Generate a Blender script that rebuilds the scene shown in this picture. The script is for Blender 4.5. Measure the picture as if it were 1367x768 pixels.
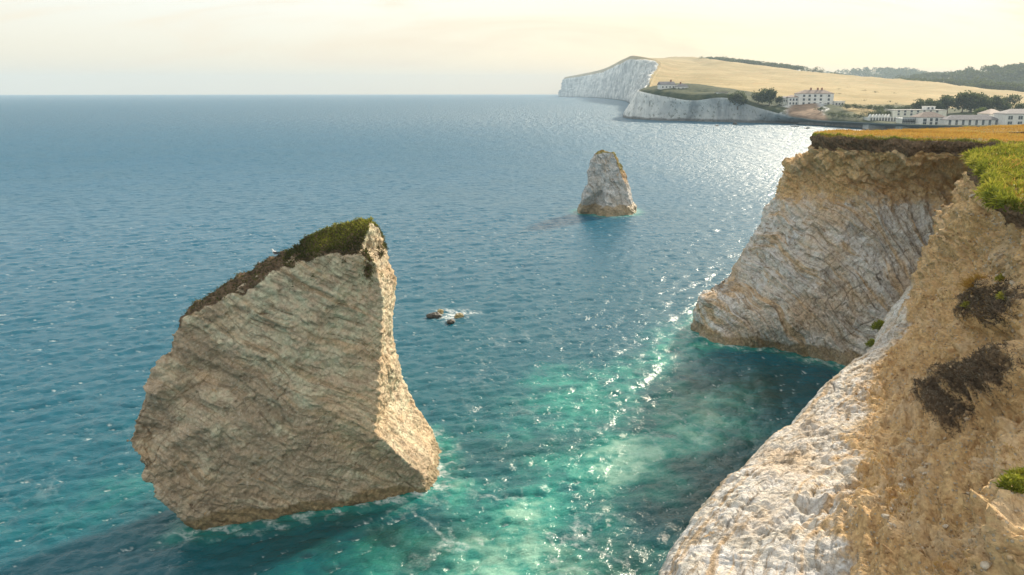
import bpy, bmesh, math, random
import numpy as np
from mathutils import Vector, Matrix, noise as mnoise

for o in list(bpy.data.objects):
    bpy.data.objects.remove(o)
scene = bpy.context.scene
C = scene.collection
random.seed(7)
rng = np.random.default_rng(7)
R = math.radians

# ------------------------------------------------------------------ camera
CAM_H = 28.0
FPX = 1073.0                       # focal length in pixels of the 1367 px wide photograph
TILT = math.atan((384 - 123) / FPX)
cam = bpy.data.cameras.new('camera')
cam.sensor_width = 36.0
cam.lens = 36.0 * FPX / 1367.0
cam.clip_start = 0.5
cam.clip_end = 60000
cam_o = bpy.data.objects.new('camera', cam)
cam_o.location = (0, 0, CAM_H)
cam_o.rotation_euler = (math.pi / 2 - TILT, 0, 0)
C.objects.link(cam_o)
scene.camera = cam_o

# ------------------------------------------------------------------ sky and sun
SUN_AZ = R(35)                     # to the right of the view direction
SUN_EL = R(26)
world = bpy.data.worlds.new('World')
scene.world = world
world.use_nodes = True
wn = world.node_tree
wn.nodes.clear()
w_out = wn.nodes.new('ShaderNodeOutputWorld')
w_bg = wn.nodes.new('ShaderNodeBackground')
w_sky = wn.nodes.new('ShaderNodeTexSky')
w_sky.sky_type = 'NISHITA'
w_sky.sun_disc = False
w_sky.sun_elevation = SUN_EL
w_sky.sun_rotation = SUN_AZ
w_sky.altitude = 0
w_sky.air_density = 1.0
w_sky.dust_density = 0.6
w_sky.ozone_density = 1.0
w_bg.inputs['Strength'].default_value = 0.14
w_tc = wn.nodes.new('ShaderNodeTexCoord')
w_sep = wn.nodes.new('ShaderNodeSeparateXYZ')
wn.links.new(w_tc.outputs['Generated'], w_sep.inputs[0])
# pale summer haze towards the horizon, the same all round: cream low down, milky blue above
w_ramp = wn.nodes.new('ShaderNodeMapRange')
w_ramp.interpolation_type = 'SMOOTHSTEP'
w_ramp.inputs['From Min'].default_value = 0.0
w_ramp.inputs['From Max'].default_value = 0.45
w_ramp.inputs['To Min'].default_value = 0.93
w_ramp.inputs['To Max'].default_value = 0.82
wn.links.new(w_sep.outputs['Z'], w_ramp.inputs['Value'])
w_lo = wn.nodes.new('ShaderNodeMapRange')
w_lo.inputs['From Min'].default_value = -0.01
w_lo.inputs['From Max'].default_value = 0.13
wn.links.new(w_sep.outputs['Z'], w_lo.inputs['Value'])
w_hc = wn.nodes.new('ShaderNodeMix')
w_hc.data_type = 'RGBA'
w_hc.inputs['A'].default_value = (2.06, 1.60, 1.02, 1)
w_hc.inputs['B'].default_value = (2.34, 2.32, 2.1, 1)
wn.links.new(w_lo.outputs[0], w_hc.inputs['Factor'])
# the haze is warmer on the sun's side
w_dot = wn.nodes.new('ShaderNodeVectorMath'); w_dot.operation = 'DOT_PRODUCT'
w_dot.inputs[1].default_value = (math.sin(SUN_AZ), math.cos(SUN_AZ), 0)
wn.links.new(w_tc.outputs['Generated'], w_dot.inputs[0])
w_wm = wn.nodes.new('ShaderNodeMapRange')
w_wm.interpolation_type = 'SMOOTHSTEP'
w_wm.inputs['From Min'].default_value = 0.55
w_wm.inputs['From Max'].default_value = 1.0
wn.links.new(w_dot.outputs['Value'], w_wm.inputs['Value'])
w_sd = wn.nodes.new('ShaderNodeMix'); w_sd.data_type = 'RGBA'; w_sd.blend_type = 'MULTIPLY'
w_sd.inputs['B'].default_value = (1.10, 0.97, 0.78, 1)
wn.links.new(w_wm.outputs[0], w_sd.inputs['Factor'])
wn.links.new(w_hc.outputs['Result'], w_sd.inputs['A'])
w_hz = wn.nodes.new('ShaderNodeMix')
w_hz.data_type = 'RGBA'
wn.links.new(w_sd.outputs['Result'], w_hz.inputs['B'])
wn.links.new(w_ramp.outputs[0], w_hz.inputs['Factor'])
wn.links.new(w_sky.outputs[0], w_hz.inputs['A'])
# thin streaky cirrus
w_pl = wn.nodes.new('ShaderNodeVectorMath'); w_pl.operation = 'DIVIDE'
w_zz = wn.nodes.new('ShaderNodeMath'); w_zz.operation = 'ADD'; w_zz.inputs[1].default_value = 0.3
w_zm = wn.nodes.new('ShaderNodeMath'); w_zm.operation = 'MAXIMUM'; w_zm.inputs[1].default_value = 0.0
w_cmb = wn.nodes.new('ShaderNodeCombineXYZ')
wn.links.new(w_sep.outputs['Z'], w_zm.inputs[0])
wn.links.new(w_zm.outputs[0], w_zz.inputs[0])
for i in range(3):
    wn.links.new(w_zz.outputs[0], w_cmb.inputs[i])
wn.links.new(w_tc.outputs['Generated'], w_pl.inputs[0])
wn.links.new(w_cmb.outputs[0], w_pl.inputs[1])
w_map = wn.nodes.new('ShaderNodeMapping')
w_map.inputs['Rotation'].default_value = (0, 0, R(-24))
w_map.inputs['Scale'].default_value = (0.55, 1.5, 0.0)
wn.links.new(w_pl.outputs[0], w_map.inputs['Vector'])
w_n = wn.nodes.new('ShaderNodeTexNoise')
w_n.inputs['Scale'].default_value = 2.0
w_n.inputs['Detail'].default_value = 7
w_n.inputs['Roughness'].default_value = 0.6
w_n.inputs['Distortion'].default_value = 0.9
wn.links.new(w_map.outputs[0], w_n.inputs['Vector'])
w_cr = wn.nodes.new('ShaderNodeMapRange')
w_cr.interpolation_type = 'SMOOTHSTEP'
w_cr.inputs['From Min'].default_value = 0.44
w_cr.inputs['From Max'].default_value = 0.70
w_cr.inputs['To Max'].default_value = 0.62
wn.links.new(w_n.outputs['Fac'], w_cr.inputs['Value'])
w_cl = wn.nodes.new('ShaderNodeMix')
w_cl.data_type = 'RGBA'
w_cl.inputs['B'].default_value = (2.5, 2.02, 1.42, 1)
wn.links.new(w_cr.outputs[0], w_cl.inputs['Factor'])
wn.links.new(w_hz.outputs['Result'], w_cl.inputs['A'])
wn.links.new(w_cl.outputs['Result'], w_bg.inputs['Color'])
wn.links.new(w_bg.outputs[0], w_out.inputs['Surface'])

sun = bpy.data.lights.new('sun', 'SUN')
sun.energy = 2.4
sun.angle = R(5.0)      # veiled by thin high cloud
sun.color = (1.0, 0.86, 0.66)
sun_o = bpy.data.objects.new('sun', sun)
to_sun = Vector((math.sin(SUN_AZ) * math.cos(SUN_EL), math.cos(SUN_AZ) * math.cos(SUN_EL), math.sin(SUN_EL)))
sun_o.rotation_euler = to_sun.to_track_quat('Z', 'Y').to_euler()
C.objects.link(sun_o)

vs = scene.view_settings
vs.view_transform = 'Standard'
vs.look = 'None'
vs.gamma = 1.0
vs.exposure = 1.6
vs.use_curve_mapping = False
scene.render.engine = 'CYCLES'
cy = scene.cycles
cy.use_denoising = True
cy.max_bounces = 6
cy.diffuse_bounces = 3
cy.glossy_bounces = 3
cy.volume_bounces = 1
cy.transparent_max_bounces = 6
cy.sample_clamp_indirect = 4.0
cy.caustics_reflective = False
cy.caustics_refractive = False

# ------------------------------------------------------------------ pixel helpers
CT, ST = math.cos(TILT), math.sin(TILT)
def ray(px, py):
    a = (px - 683.5) / FPX
    b = (py - 384.0) / FPX
    return np.array([a, CT - b * ST, -ST - b * CT])
def atz(px, py, z=0.0):
    d = ray(px, py)
    return np.array([0, 0, CAM_H]) + d * ((z - CAM_H) / d[2])
def aty(px, py, Y):
    d = ray(px, py)
    return np.array([0, 0, CAM_H]) + d * (Y / d[1])

def proj(P):
    """photograph pixel of world points"""
    d = P - np.array([0, 0, CAM_H])
    f = d[..., 1] * CT - d[..., 2] * ST
    return 683.5 + FPX * d[..., 0] / f, 384 - FPX * (d[..., 1] * ST + d[..., 2] * CT) / f

# ------------------------------------------------------------------ numpy noise
_perm = rng.permutation(256).astype(np.int32)
_perm = np.concatenate([_perm, _perm, _perm])
_g = rng.normal(size=(256, 3)).astype(np.float32)
_g /= np.linalg.norm(_g, axis=1, keepdims=True)
def pnoise(P):
    P = np.asarray(P, dtype=np.float32)
    i = np.floor(P)
    f = P - i
    i = i.astype(np.int32) & 255
    u = f * f * f * (f * (f * 6 - 15) + 10)
    out = 0
    for dx in (0, 1):
        hx = _perm[i[:, 0] + dx]
        wx = u[:, 0] if dx else 1 - u[:, 0]
        for dy in (0, 1):
            hy = _perm[hx + i[:, 1] + dy]
            wy = wx * (u[:, 1] if dy else 1 - u[:, 1])
            for dz in (0, 1):
                g = _g[_perm[hy + i[:, 2] + dz]]
                d = g[:, 0] * (f[:, 0] - dx) + g[:, 1] * (f[:, 1] - dy) + g[:, 2] * (f[:, 2] - dz)
                out = out + d * (wy * (u[:, 2] if dz else 1 - u[:, 2]))
    return out * 1.6
def fbm(P, octaves=4, gain=0.5, lac=2.03, off=0.0):
    P = np.asarray(P, dtype=np.float32) + off
    s, a = 0, 1.0
    for k in range(octaves):
        s = s + a * pnoise(P)
        P = P * lac + 17.3
        a *= gain
    return s
def ridged(P, octaves=4, gain=0.5, lac=2.1, off=0.0):
    P = np.asarray(P, dtype=np.float32) + off
    s, a = 0, 1.0
    for k in range(octaves):
        s = s + a * (1 - 2 * np.abs(pnoise(P)))
        P = P * lac + 11.7
        a *= gain
    return s
def blocks(P, seed=0):
    """fractured rock: flat tilted facets, one for each cell; returns (height, closeness to the joint)"""
    P = np.asarray(P, dtype=np.float32)
    H = np.empty(len(P), np.float32); E = np.empty(len(P), np.float32)
    off = np.array([(a, b, c) for a in (-1, 0, 1) for b in (-1, 0, 1) for c in (-1, 0, 1)], np.int32)
    tr = np.random.default_rng(900 + seed)
    jit = tr.uniform(0.12, 0.88, (256, 3)).astype(np.float32)
    tilt = tr.normal(size=(256, 3)).astype(np.float32) * 0.45
    hgt = tr.uniform(-0.5, 0.5, 256).astype(np.float32)
    for s0 in range(0, len(P), 100000):
        q = P[s0:s0 + 100000]
        ib = np.floor(q).astype(np.int32)
        best = np.full(len(q), 1e9, np.float32); sec = best.copy(); bh = np.zeros(len(q), np.float32)
        for o in off:
            c = ib + o
            h = _perm[_perm[_perm[c[:, 0] & 255] + (c[:, 1] & 255)] + (c[:, 2] & 255)]
            dv = q - c - jit[h]
            d2 = (dv * dv).sum(1)
            val = hgt[h] + (tilt[h] * dv).sum(1)
            m = d2 < best
            sec = np.where(m, best, np.minimum(sec, d2))
            bh = np.where(m, val, bh); best = np.where(m, d2, best)
        H[s0:s0 + 100000] = bh; E[s0:s0 + 100000] = np.sqrt(sec) - np.sqrt(best)
    return H, np.clip(1 - E / 0.09, 0, 1)
def turn(P, ax, ay):
    """rotate the rock's own axes so that the third runs across the beds"""
    m = Matrix.Rotation(ay, 3, 'Y') @ Matrix.Rotation(ax, 3, 'X')
    return P @ np.array(m, dtype=np.float32)
def sstep(a, b, x):
    t = np.clip((x - a) / (b - a), 0, 1)
    return t * t * (3 - 2 * t)
def saw(x):
    f = x - np.floor(x)
    return np.where(f < 0.82, f / 0.82, (1 - f) / 0.18)
def crack(x, w):
    """1 on a joint, 0 away from it; one joint for each unit of x"""
    f = np.abs(x - np.round(x))
    return np.clip(1 - f / w, 0, 1) ** 1.0

# ------------------------------------------------------------------ objects
def mesh_np(name, V, F, attrs=None, smooth=True):
    me = bpy.data.meshes.new(name)
    V = np.asarray(V, dtype=np.float32)
    F = np.asarray(F, dtype=np.int32)
    n, k = F.shape
    me.vertices.add(len(V)); me.vertices.foreach_set('co', V.ravel())
    me.loops.add(n * k); me.loops.foreach_set('vertex_index', F.ravel())
    me.polygons.add(n)
    me.polygons.foreach_set('loop_start', np.arange(0, n * k, k, dtype=np.int32))
    me.polygons.foreach_set('loop_total', np.full(n, k, dtype=np.int32))
    if smooth:
        me.polygons.foreach_set('use_smooth', np.ones(n, dtype=bool))
    for a, val in (attrs or {}).items():
        at = me.attributes.new(a, 'FLOAT', 'POINT')
        at.data.foreach_set('value', np.asarray(val, dtype=np.float32).ravel())
    me.update(calc_edges=True)
    me.validate()
    return me
def link(name, me, mat=None, parent=None, label=None, cat=None, group=None, kind=None, loc=None):
    o = bpy.data.objects.new(name, me)
    C.objects.link(o)
    if mat is not None and me is not None and not me.materials:
        me.materials.append(mat)
    if parent is not None: o.parent = parent
    if label: o['label'] = label
    if cat: o['category'] = cat
    if group: o['group'] = group
    if kind: o['kind'] = kind
    if loc is not None: o.location = loc
    return o
def grid_faces(nu, nv, flip=False):
    i = np.arange(nu - 1)[:, None] * nv + np.arange(nv - 1)[None, :]
    i = i.ravel()
    F = np.stack([i, i + 1, i + nv + 1, i + nv], 1)
    return F[:, ::-1] if flip else F

# ------------------------------------------------------------------ node helpers
class NT:
    def __init__(s, name):
        s.m = bpy.data.materials.new(name)
        s.m.use_nodes = True
        s.t = s.m.node_tree
        s.t.nodes.clear()
        s.out = s.t.nodes.new('ShaderNodeOutputMaterial')
        s.bsdf = s.t.nodes.new('ShaderNodeBsdfPrincipled')
        s.t.links.new(s.bsdf.outputs[0], s.out.inputs['Surface'])
        s._pos = None
    def put(s, sock, v):
        if isinstance(v, bpy.types.NodeSocket): s.t.links.new(v, sock)
        elif v is not None:
            if isinstance(v, (tuple, list)) and len(v) == 3 and sock.type == 'RGBA': v = (*v, 1)
            sock.default_value = v
    def pos(s):
        if s._pos is None:
            s._pos = s.t.nodes.new('ShaderNodeNewGeometry').outputs['Position']
        return s._pos
    def obj(s):
        return s.t.nodes.new('ShaderNodeTexCoord').outputs['Object']
    def attr(s, name):
        n = s.t.nodes.new('ShaderNodeAttribute'); n.attribute_name = name
        return n.outputs['Fac']
    def map(s, v, scale=(1, 1, 1), rot=(0, 0, 0), loc=(0, 0, 0)):
        n = s.t.nodes.new('ShaderNodeMapping')
        s.put(n.inputs['Vector'], v)
        n.inputs['Scale'].default_value = scale
        n.inputs['Rotation'].default_value = rot
        n.inputs['Location'].default_value = loc
        return n.outputs[0]
    def noise(s, v, scale, detail=4, rough=0.55, dist=0.0, col=False):
        n = s.t.nodes.new('ShaderNodeTexNoise')
        s.put(n.inputs['Vector'], v)
        n.inputs['Scale'].default_value = scale
        n.inputs['Detail'].default_value = detail
        n.inputs['Roughness'].default_value = rough
        n.inputs['Distortion'].default_value = dist
        return n.outputs['Color' if col else 'Fac']
    def voro(s, v, scale, feature='F1', out='Distance', rand=1.0):
        n = s.t.nodes.new('ShaderNodeTexVoronoi')
        n.feature = feature
        s.put(n.inputs['Vector'], v)
        n.inputs['Scale'].default_value = scale
        n.inputs['Randomness'].default_value = rand
        return n.outputs[out]
    def math(s, op, a, b=None, c=None, clamp=False):
        n = s.t.nodes.new('ShaderNodeMath'); n.operation = op; n.use_clamp = clamp
        s.put(n.inputs[0], a)
        if b is not None: s.put(n.inputs[1], b)
        if c is not None: s.put(n.inputs[2], c)
        return n.outputs[0]
    def rng(s, v, a, b, c=0.0, d=1.0, smooth=True):
        n = s.t.nodes.new('ShaderNodeMapRange')
        n.interpolation_type = 'SMOOTHSTEP' if smooth else 'LINEAR'
        s.put(n.inputs['Value'], v)
        for k, x in zip(('From Min', 'From Max', 'To Min', 'To Max'), (a, b, c, d)):
            s.put(n.inputs[k], x)
        return n.outputs[0]
    def mix(s, f, a, b, mode='MIX'):
        n = s.t.nodes.new('ShaderNodeMix'); n.data_type = 'RGBA'; n.blend_type = mode
        s.put(n.inputs['Factor'], f)
        s.put(n.inputs[6], a); s.put(n.inputs[7], b)
        return n.outputs[2]
    def bump(s, h, strength, dist, normal=None):
        n = s.t.nodes.new('ShaderNodeBump')
        s.put(n.inputs['Height'], h)
        s.put(n.inputs['Strength'], strength)
        s.put(n.inputs['Distance'], dist)
        if normal is not None: s.put(n.inputs['Normal'], normal)
        return n.outputs[0]
    def set(s, **k):
        for a, v in k.items():
            s.put(s.bsdf.inputs[a.replace('_', ' ')], v)
        return s.m

def simple(name, col, rough=0.85, var=0.25, scale=1.0, metal=0.0):
    """plain painted or natural surface with a little uneven tone and grain"""
    n = NT(name)
    p = n.pos()
    a = n.noise(p, scale, 5, 0.6)
    dark = tuple(c * (1 - var) for c in col)
    lite = tuple(min(1, c * (1 + var * 0.6)) for c in col)
    return n.set(Base_Color=n.mix(n.rng(a, 0.3, 0.7), dark, lite), Roughness=rough, Metallic=metal)

# ------------------------------------------------------------------ materials: rock
def rock_material(name, rot, chalk=(0.62, 0.57, 0.49), warm=(0.47, 0.34, 0.20), grey=(0.33, 0.30, 0.26), rub=(0.40, 0.255, 0.13), bed=0.5, fine=1.0, gdark=0.32):
    n = NT(name)
    p = n.pos()
    brown = n.attr('brown'); soil = n.attr('soil'); joint = n.attr('joint'); veg = n.attr('veg'); wet = n.attr('wet')
    bp = n.map(p, (1, 1, 1), rot)
    # broad tone
    big = n.noise(p, 0.16, 5, 0.6)
    mid = n.noise(p, 0.9, 6, 0.62)
    fin = n.noise(p, 5.0, 6, 0.65)
    cx = n.t.nodes.new('ShaderNodeCombineXYZ')
    sx = n.t.nodes.new('ShaderNodeSeparateXYZ'); n.put(sx.inputs[0], p)
    n.put(cx.inputs[0], n.attr('bedq')); n.put(cx.inputs[1], n.math('MULTIPLY', sx.outputs[2], 0.10)); n.put(cx.inputs[2], n.math('MULTIPLY', sx.outputs[1], 0.10))
    bq = cx.outputs[0]
    bed_n = n.noise(bq, 1.1, 5, 0.62, 0.5)
    bed_f = n.noise(n.map(bq, (1, 3, 3)), 3.2, 5, 0.68, 0.6)
    c = n.mix(n.rng(mid, 0.32, 0.68), tuple(x * 0.84 for x in chalk), tuple(min(.8, x * 1.12) for x in chalk))
    c = n.mix(n.rng(big, 0.46, 0.68, 0, 0.7), c, warm)
    c = n.mix(n.rng(bed_n, 0.50, 0.64, 0, 0.85), c, warm)
    c = n.mix(n.rng(bed_f, 0.54, 0.64, 0, 0.7), c, tuple(x * 0.58 for x in warm))
    c = n.mix(n.rng(n.math('ADD', n.noise(p, 0.33, 6, 0.68, 0.6), n.math('MULTIPLY', n.attr('shade_grey'), 0.16)), 0.53, 0.7, 0, 0.75), c, grey)  # random grey patches, plus the big stack's painted shade
    # rusty streaks
    st = n.noise(n.map(bp, (0.35, 0.35, 2.4)), 1.3, 4, 0.7, 0.8)
    c = n.mix(n.rng(st, 0.60, 0.72, 0, 0.6), c, (0.36, 0.21, 0.085))
    # thin broken joints, stained
    wob = n.mix(0.35, bp, n.noise(p, 0.7, 5, 0.65, 0, True), 'ADD')
    v1 = n.voro(n.map(wob, (0.16, 0.22, 1.0)), 2.0 * bed, 'DISTANCE_TO_EDGE')
    v2 = n.voro(n.map(wob, (0.45, 0.55, 1.0)), 5.5 * bed, 'DISTANCE_TO_EDGE')
    gate1 = n.rng(n.noise(p, 0.28, 5, 0.65), 0.46, 0.62)
    gate = n.rng(n.noise(p, 0.6, 5, 0.65), 0.46, 0.62)
    k1 = n.math('MULTIPLY', n.rng(v1, 0.0, 0.05, 1, 0), gate1)
    k2 = n.math('MULTIPLY', n.rng(v2, 0.0, 0.07, 1, 0), gate)
    k = n.math('MAXIMUM', n.math('MULTIPLY', k1, 0.8), n.math('MULTIPLY', k2, 0.55))
    crk = n.math('MAXIMUM', k, n.rng(joint, 0.25, 0.9))
    c = n.mix(n.math('MULTIPLY', crk, 0.6), c, (0.15, 0.105, 0.065))
    c = n.mix(n.rng(n.noise(p, 0.5, 4, 0.6, 0.3), 0.68, 0.74, 0, 0.75), c, (0.74, 0.42, 0.14))
    # pits and specks
    sp = n.rng(n.noise(p, 9.0 * fine, 3, 0.7), 0.655, 0.73)
    c = n.mix(n.math('MULTIPLY', sp, 0.7), c, (0.10, 0.08, 0.055))
    grain = n.noise(p, 7.0 * fine, 7, 0.72)
    c = n.mix(n.rng(grain, 0.38, 0.56, gdark, 0.0), c, tuple(x * 0.42 for x in warm))
    c = n.mix(n.rng(grain, 0.54, 0.68, 0.0, 0.45), c, (0.90, 0.84, 0.74))
    # rubble and earth
    r1 = n.mix(n.rng(fin, 0.3, 0.7), tuple(x * 0.74 for x in rub), tuple(min(.85, x * 1.25) for x in rub))
    r1 = n.mix(n.rng(n.noise(p, 0.45, 5, 0.62), 0.44, 0.70, 0, 0.8), r1, (0.78, 0.60, 0.39))
    r1 = n.mix(n.rng(n.noise(p, 0.8, 5, 0.66, 0.5), 0.56, 0.70, 0, 0.75), r1, (0.46, 0.25, 0.10))
    cell = n.voro(p, 7.5 * fine, 'F1', 'Color')
    cd = n.voro(p, 7.5 * fine, 'F1', 'Distance')
    pick = n.math('GREATER_THAN', n.math('MULTIPLY', cell, 1.0), 0.70)
    pebble = n.math('MULTIPLY', pick, n.rng(cd, 0.30, 0.42, 1, 0))
    r1 = n.mix(n.math('MULTIPLY', pebble, 0.8), r1, (0.56, 0.49, 0.385))
    bfac = n.rng(n.math('ADD', brown, n.math('MULTIPLY', n.math('SUBTRACT', n.noise(p, 0.55, 7, 0.68), 0.5), 1.3)), 0.36, 0.64)
    c = n.mix(bfac, c, r1)
    s1 = n.mix(n.rng(fin, 0.35, 0.65), (0.10, 0.068, 0.042), (0.24, 0.165, 0.10))
    sfac = n.rng(n.math('ADD', soil, n.math('MULTIPLY', n.math('SUBTRACT', n.noise(p, 1.6, 5, 0.65), 0.5), 0.9)), 0.4, 0.62)
    c = n.mix(sfac, c, s1)
    # turf
    g1 = n.mix(n.rng(n.noise(p, 0.35, 5, 0.6), 0.42, 0.6), (0.33, 0.20, 0.05), (0.10, 0.13, 0.03))
    g1 = n.mix(n.rng(fin, 0.35, 0.7, 0, 0.6), g1, (0.42, 0.28, 0.09))
    vfac = n.rng(n.math('ADD', veg, n.math('MULTIPLY', n.math('SUBTRACT', n.noise(p, 1.2, 6, 0.7), 0.5), 0.8)), 0.42, 0.58)
    c = n.mix(vfac, c, g1)
    # weed line by the water
    wf = n.rng(n.math('ADD', wet, n.math('MULTIPLY', n.math('SUBTRACT', n.noise(p, 0.8, 5, 0.65), 0.5), 0.8)), 0.35, 0.65)
    c = n.mix(n.math('MULTIPLY', wf, 0.82), c, n.mix(n.rng(fin, 0.3, 0.7), (0.17, 0.125, 0.06), (0.42, 0.31, 0.155)))
    # relief
    h = n.math('ADD', n.math('MULTIPLY', n.noise(p, 1.7, 9, 0.72), 0.55), n.math('MULTIPLY', n.noise(n.map(bp, (0.3, 0.3, 1.6)), 1.9, 6, 0.7, 0.5), 0.5))
    h = n.math('ADD', h, n.math('MULTIPLY', grain, 0.20))
    h = n.math('ADD', h, n.math('MULTIPLY', n.voro(n.mix(0.15, p, n.noise(p, 3.0, 3, 0.6, 0, True), 'ADD'), 3.6 * fine), 0.30))
    h = n.math('SUBTRACT', h, n.math('MULTIPLY', n.rng(bed_f, 0.52, 0.64), 0.24))
    h = n.math('SUBTRACT', h, n.math('MULTIPLY', crk, 0.14))
    h = n.math('ADD', h, n.math('MULTIPLY', n.math('MULTIPLY', pebble, bfac), 0.22))
    n.m.displacement_method = 'BUMP'
    return n.set(Base_Color=c, Roughness=n.math('SUBTRACT', 0.92, n.math('MULTIPLY', wf, 0.45)), Normal=n.bump(h, 0.8, 0.6), Specular_IOR_Level=0.25)

# ------------------------------------------------------------------ sea
def ocean_tile(N, L, V, rms, seed, wdir, lmin, lmax=1e9, choppy=1.0, spread=2.0, slope=3.7):
    r = np.random.default_rng(seed)
    k1 = np.fft.fftfreq(N, L / N) * 2 * np.pi
    KX, KY = np.meshgrid(k1, k1, indexing='ij')
    K = np.hypot(KX, KY); K[0, 0] = 1e-6
    Lw = V * V / 9.81
    c = (KX * wdir[0] + KY * wdir[1]) / K
    Pk = np.exp(-1 / (K * Lw) ** 2) / K ** slope * (np.abs(c) ** spread + 0.06) * np.exp(-(K * lmin / 6.28) ** 2)
    Pk *= 1 - np.exp(-(K * lmax / 6.28) ** 2)
    Pk[0, 0] = 0
    H = (r.normal(size=(N, N)) + 1j * r.normal(size=(N, N))) * np.sqrt(Pk)
    h = np.fft.ifft2(H).real
    sx = np.fft.ifft2(1j * KX * H).real; sy = np.fft.ifft2(1j * KY * H).real
    sc = rms / math.sqrt((sx ** 2 + sy ** 2).mean())
    H *= sc
    h = h * sc
    dx = np.fft.ifft2(-1j * KX / K * H).real * choppy
    dy = np.fft.ifft2(-1j * KY / K * H).real * choppy
    J = 1 + np.fft.ifft2(KX * KX / K * H).real * choppy + np.fft.ifft2(KY * KY / K * H).real * choppy
    return np.stack([dx, dy, h, J], -1).astype(np.float32), L
def sample(tile, x, y):
    T, L = tile
    N = T.shape[0]
    fx = (x / L * N) % N; fy = (y / L * N) % N
    ix = np.floor(fx).astype(int); iy = np.floor(fy).astype(int)
    ax = (fx - ix)[:, None].astype(np.float32); ay = (fy - iy)[:, None].astype(np.float32)
    ix %= N; iy %= N
    jx = (ix + 1) % N; jy = (iy + 1) % N
    return (T[ix, iy] * (1 - ax) + T[jx, iy] * ax) * (1 - ay) + (T[ix, jy] * (1 - ax) + T[jx, jy] * ax) * ay

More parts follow.
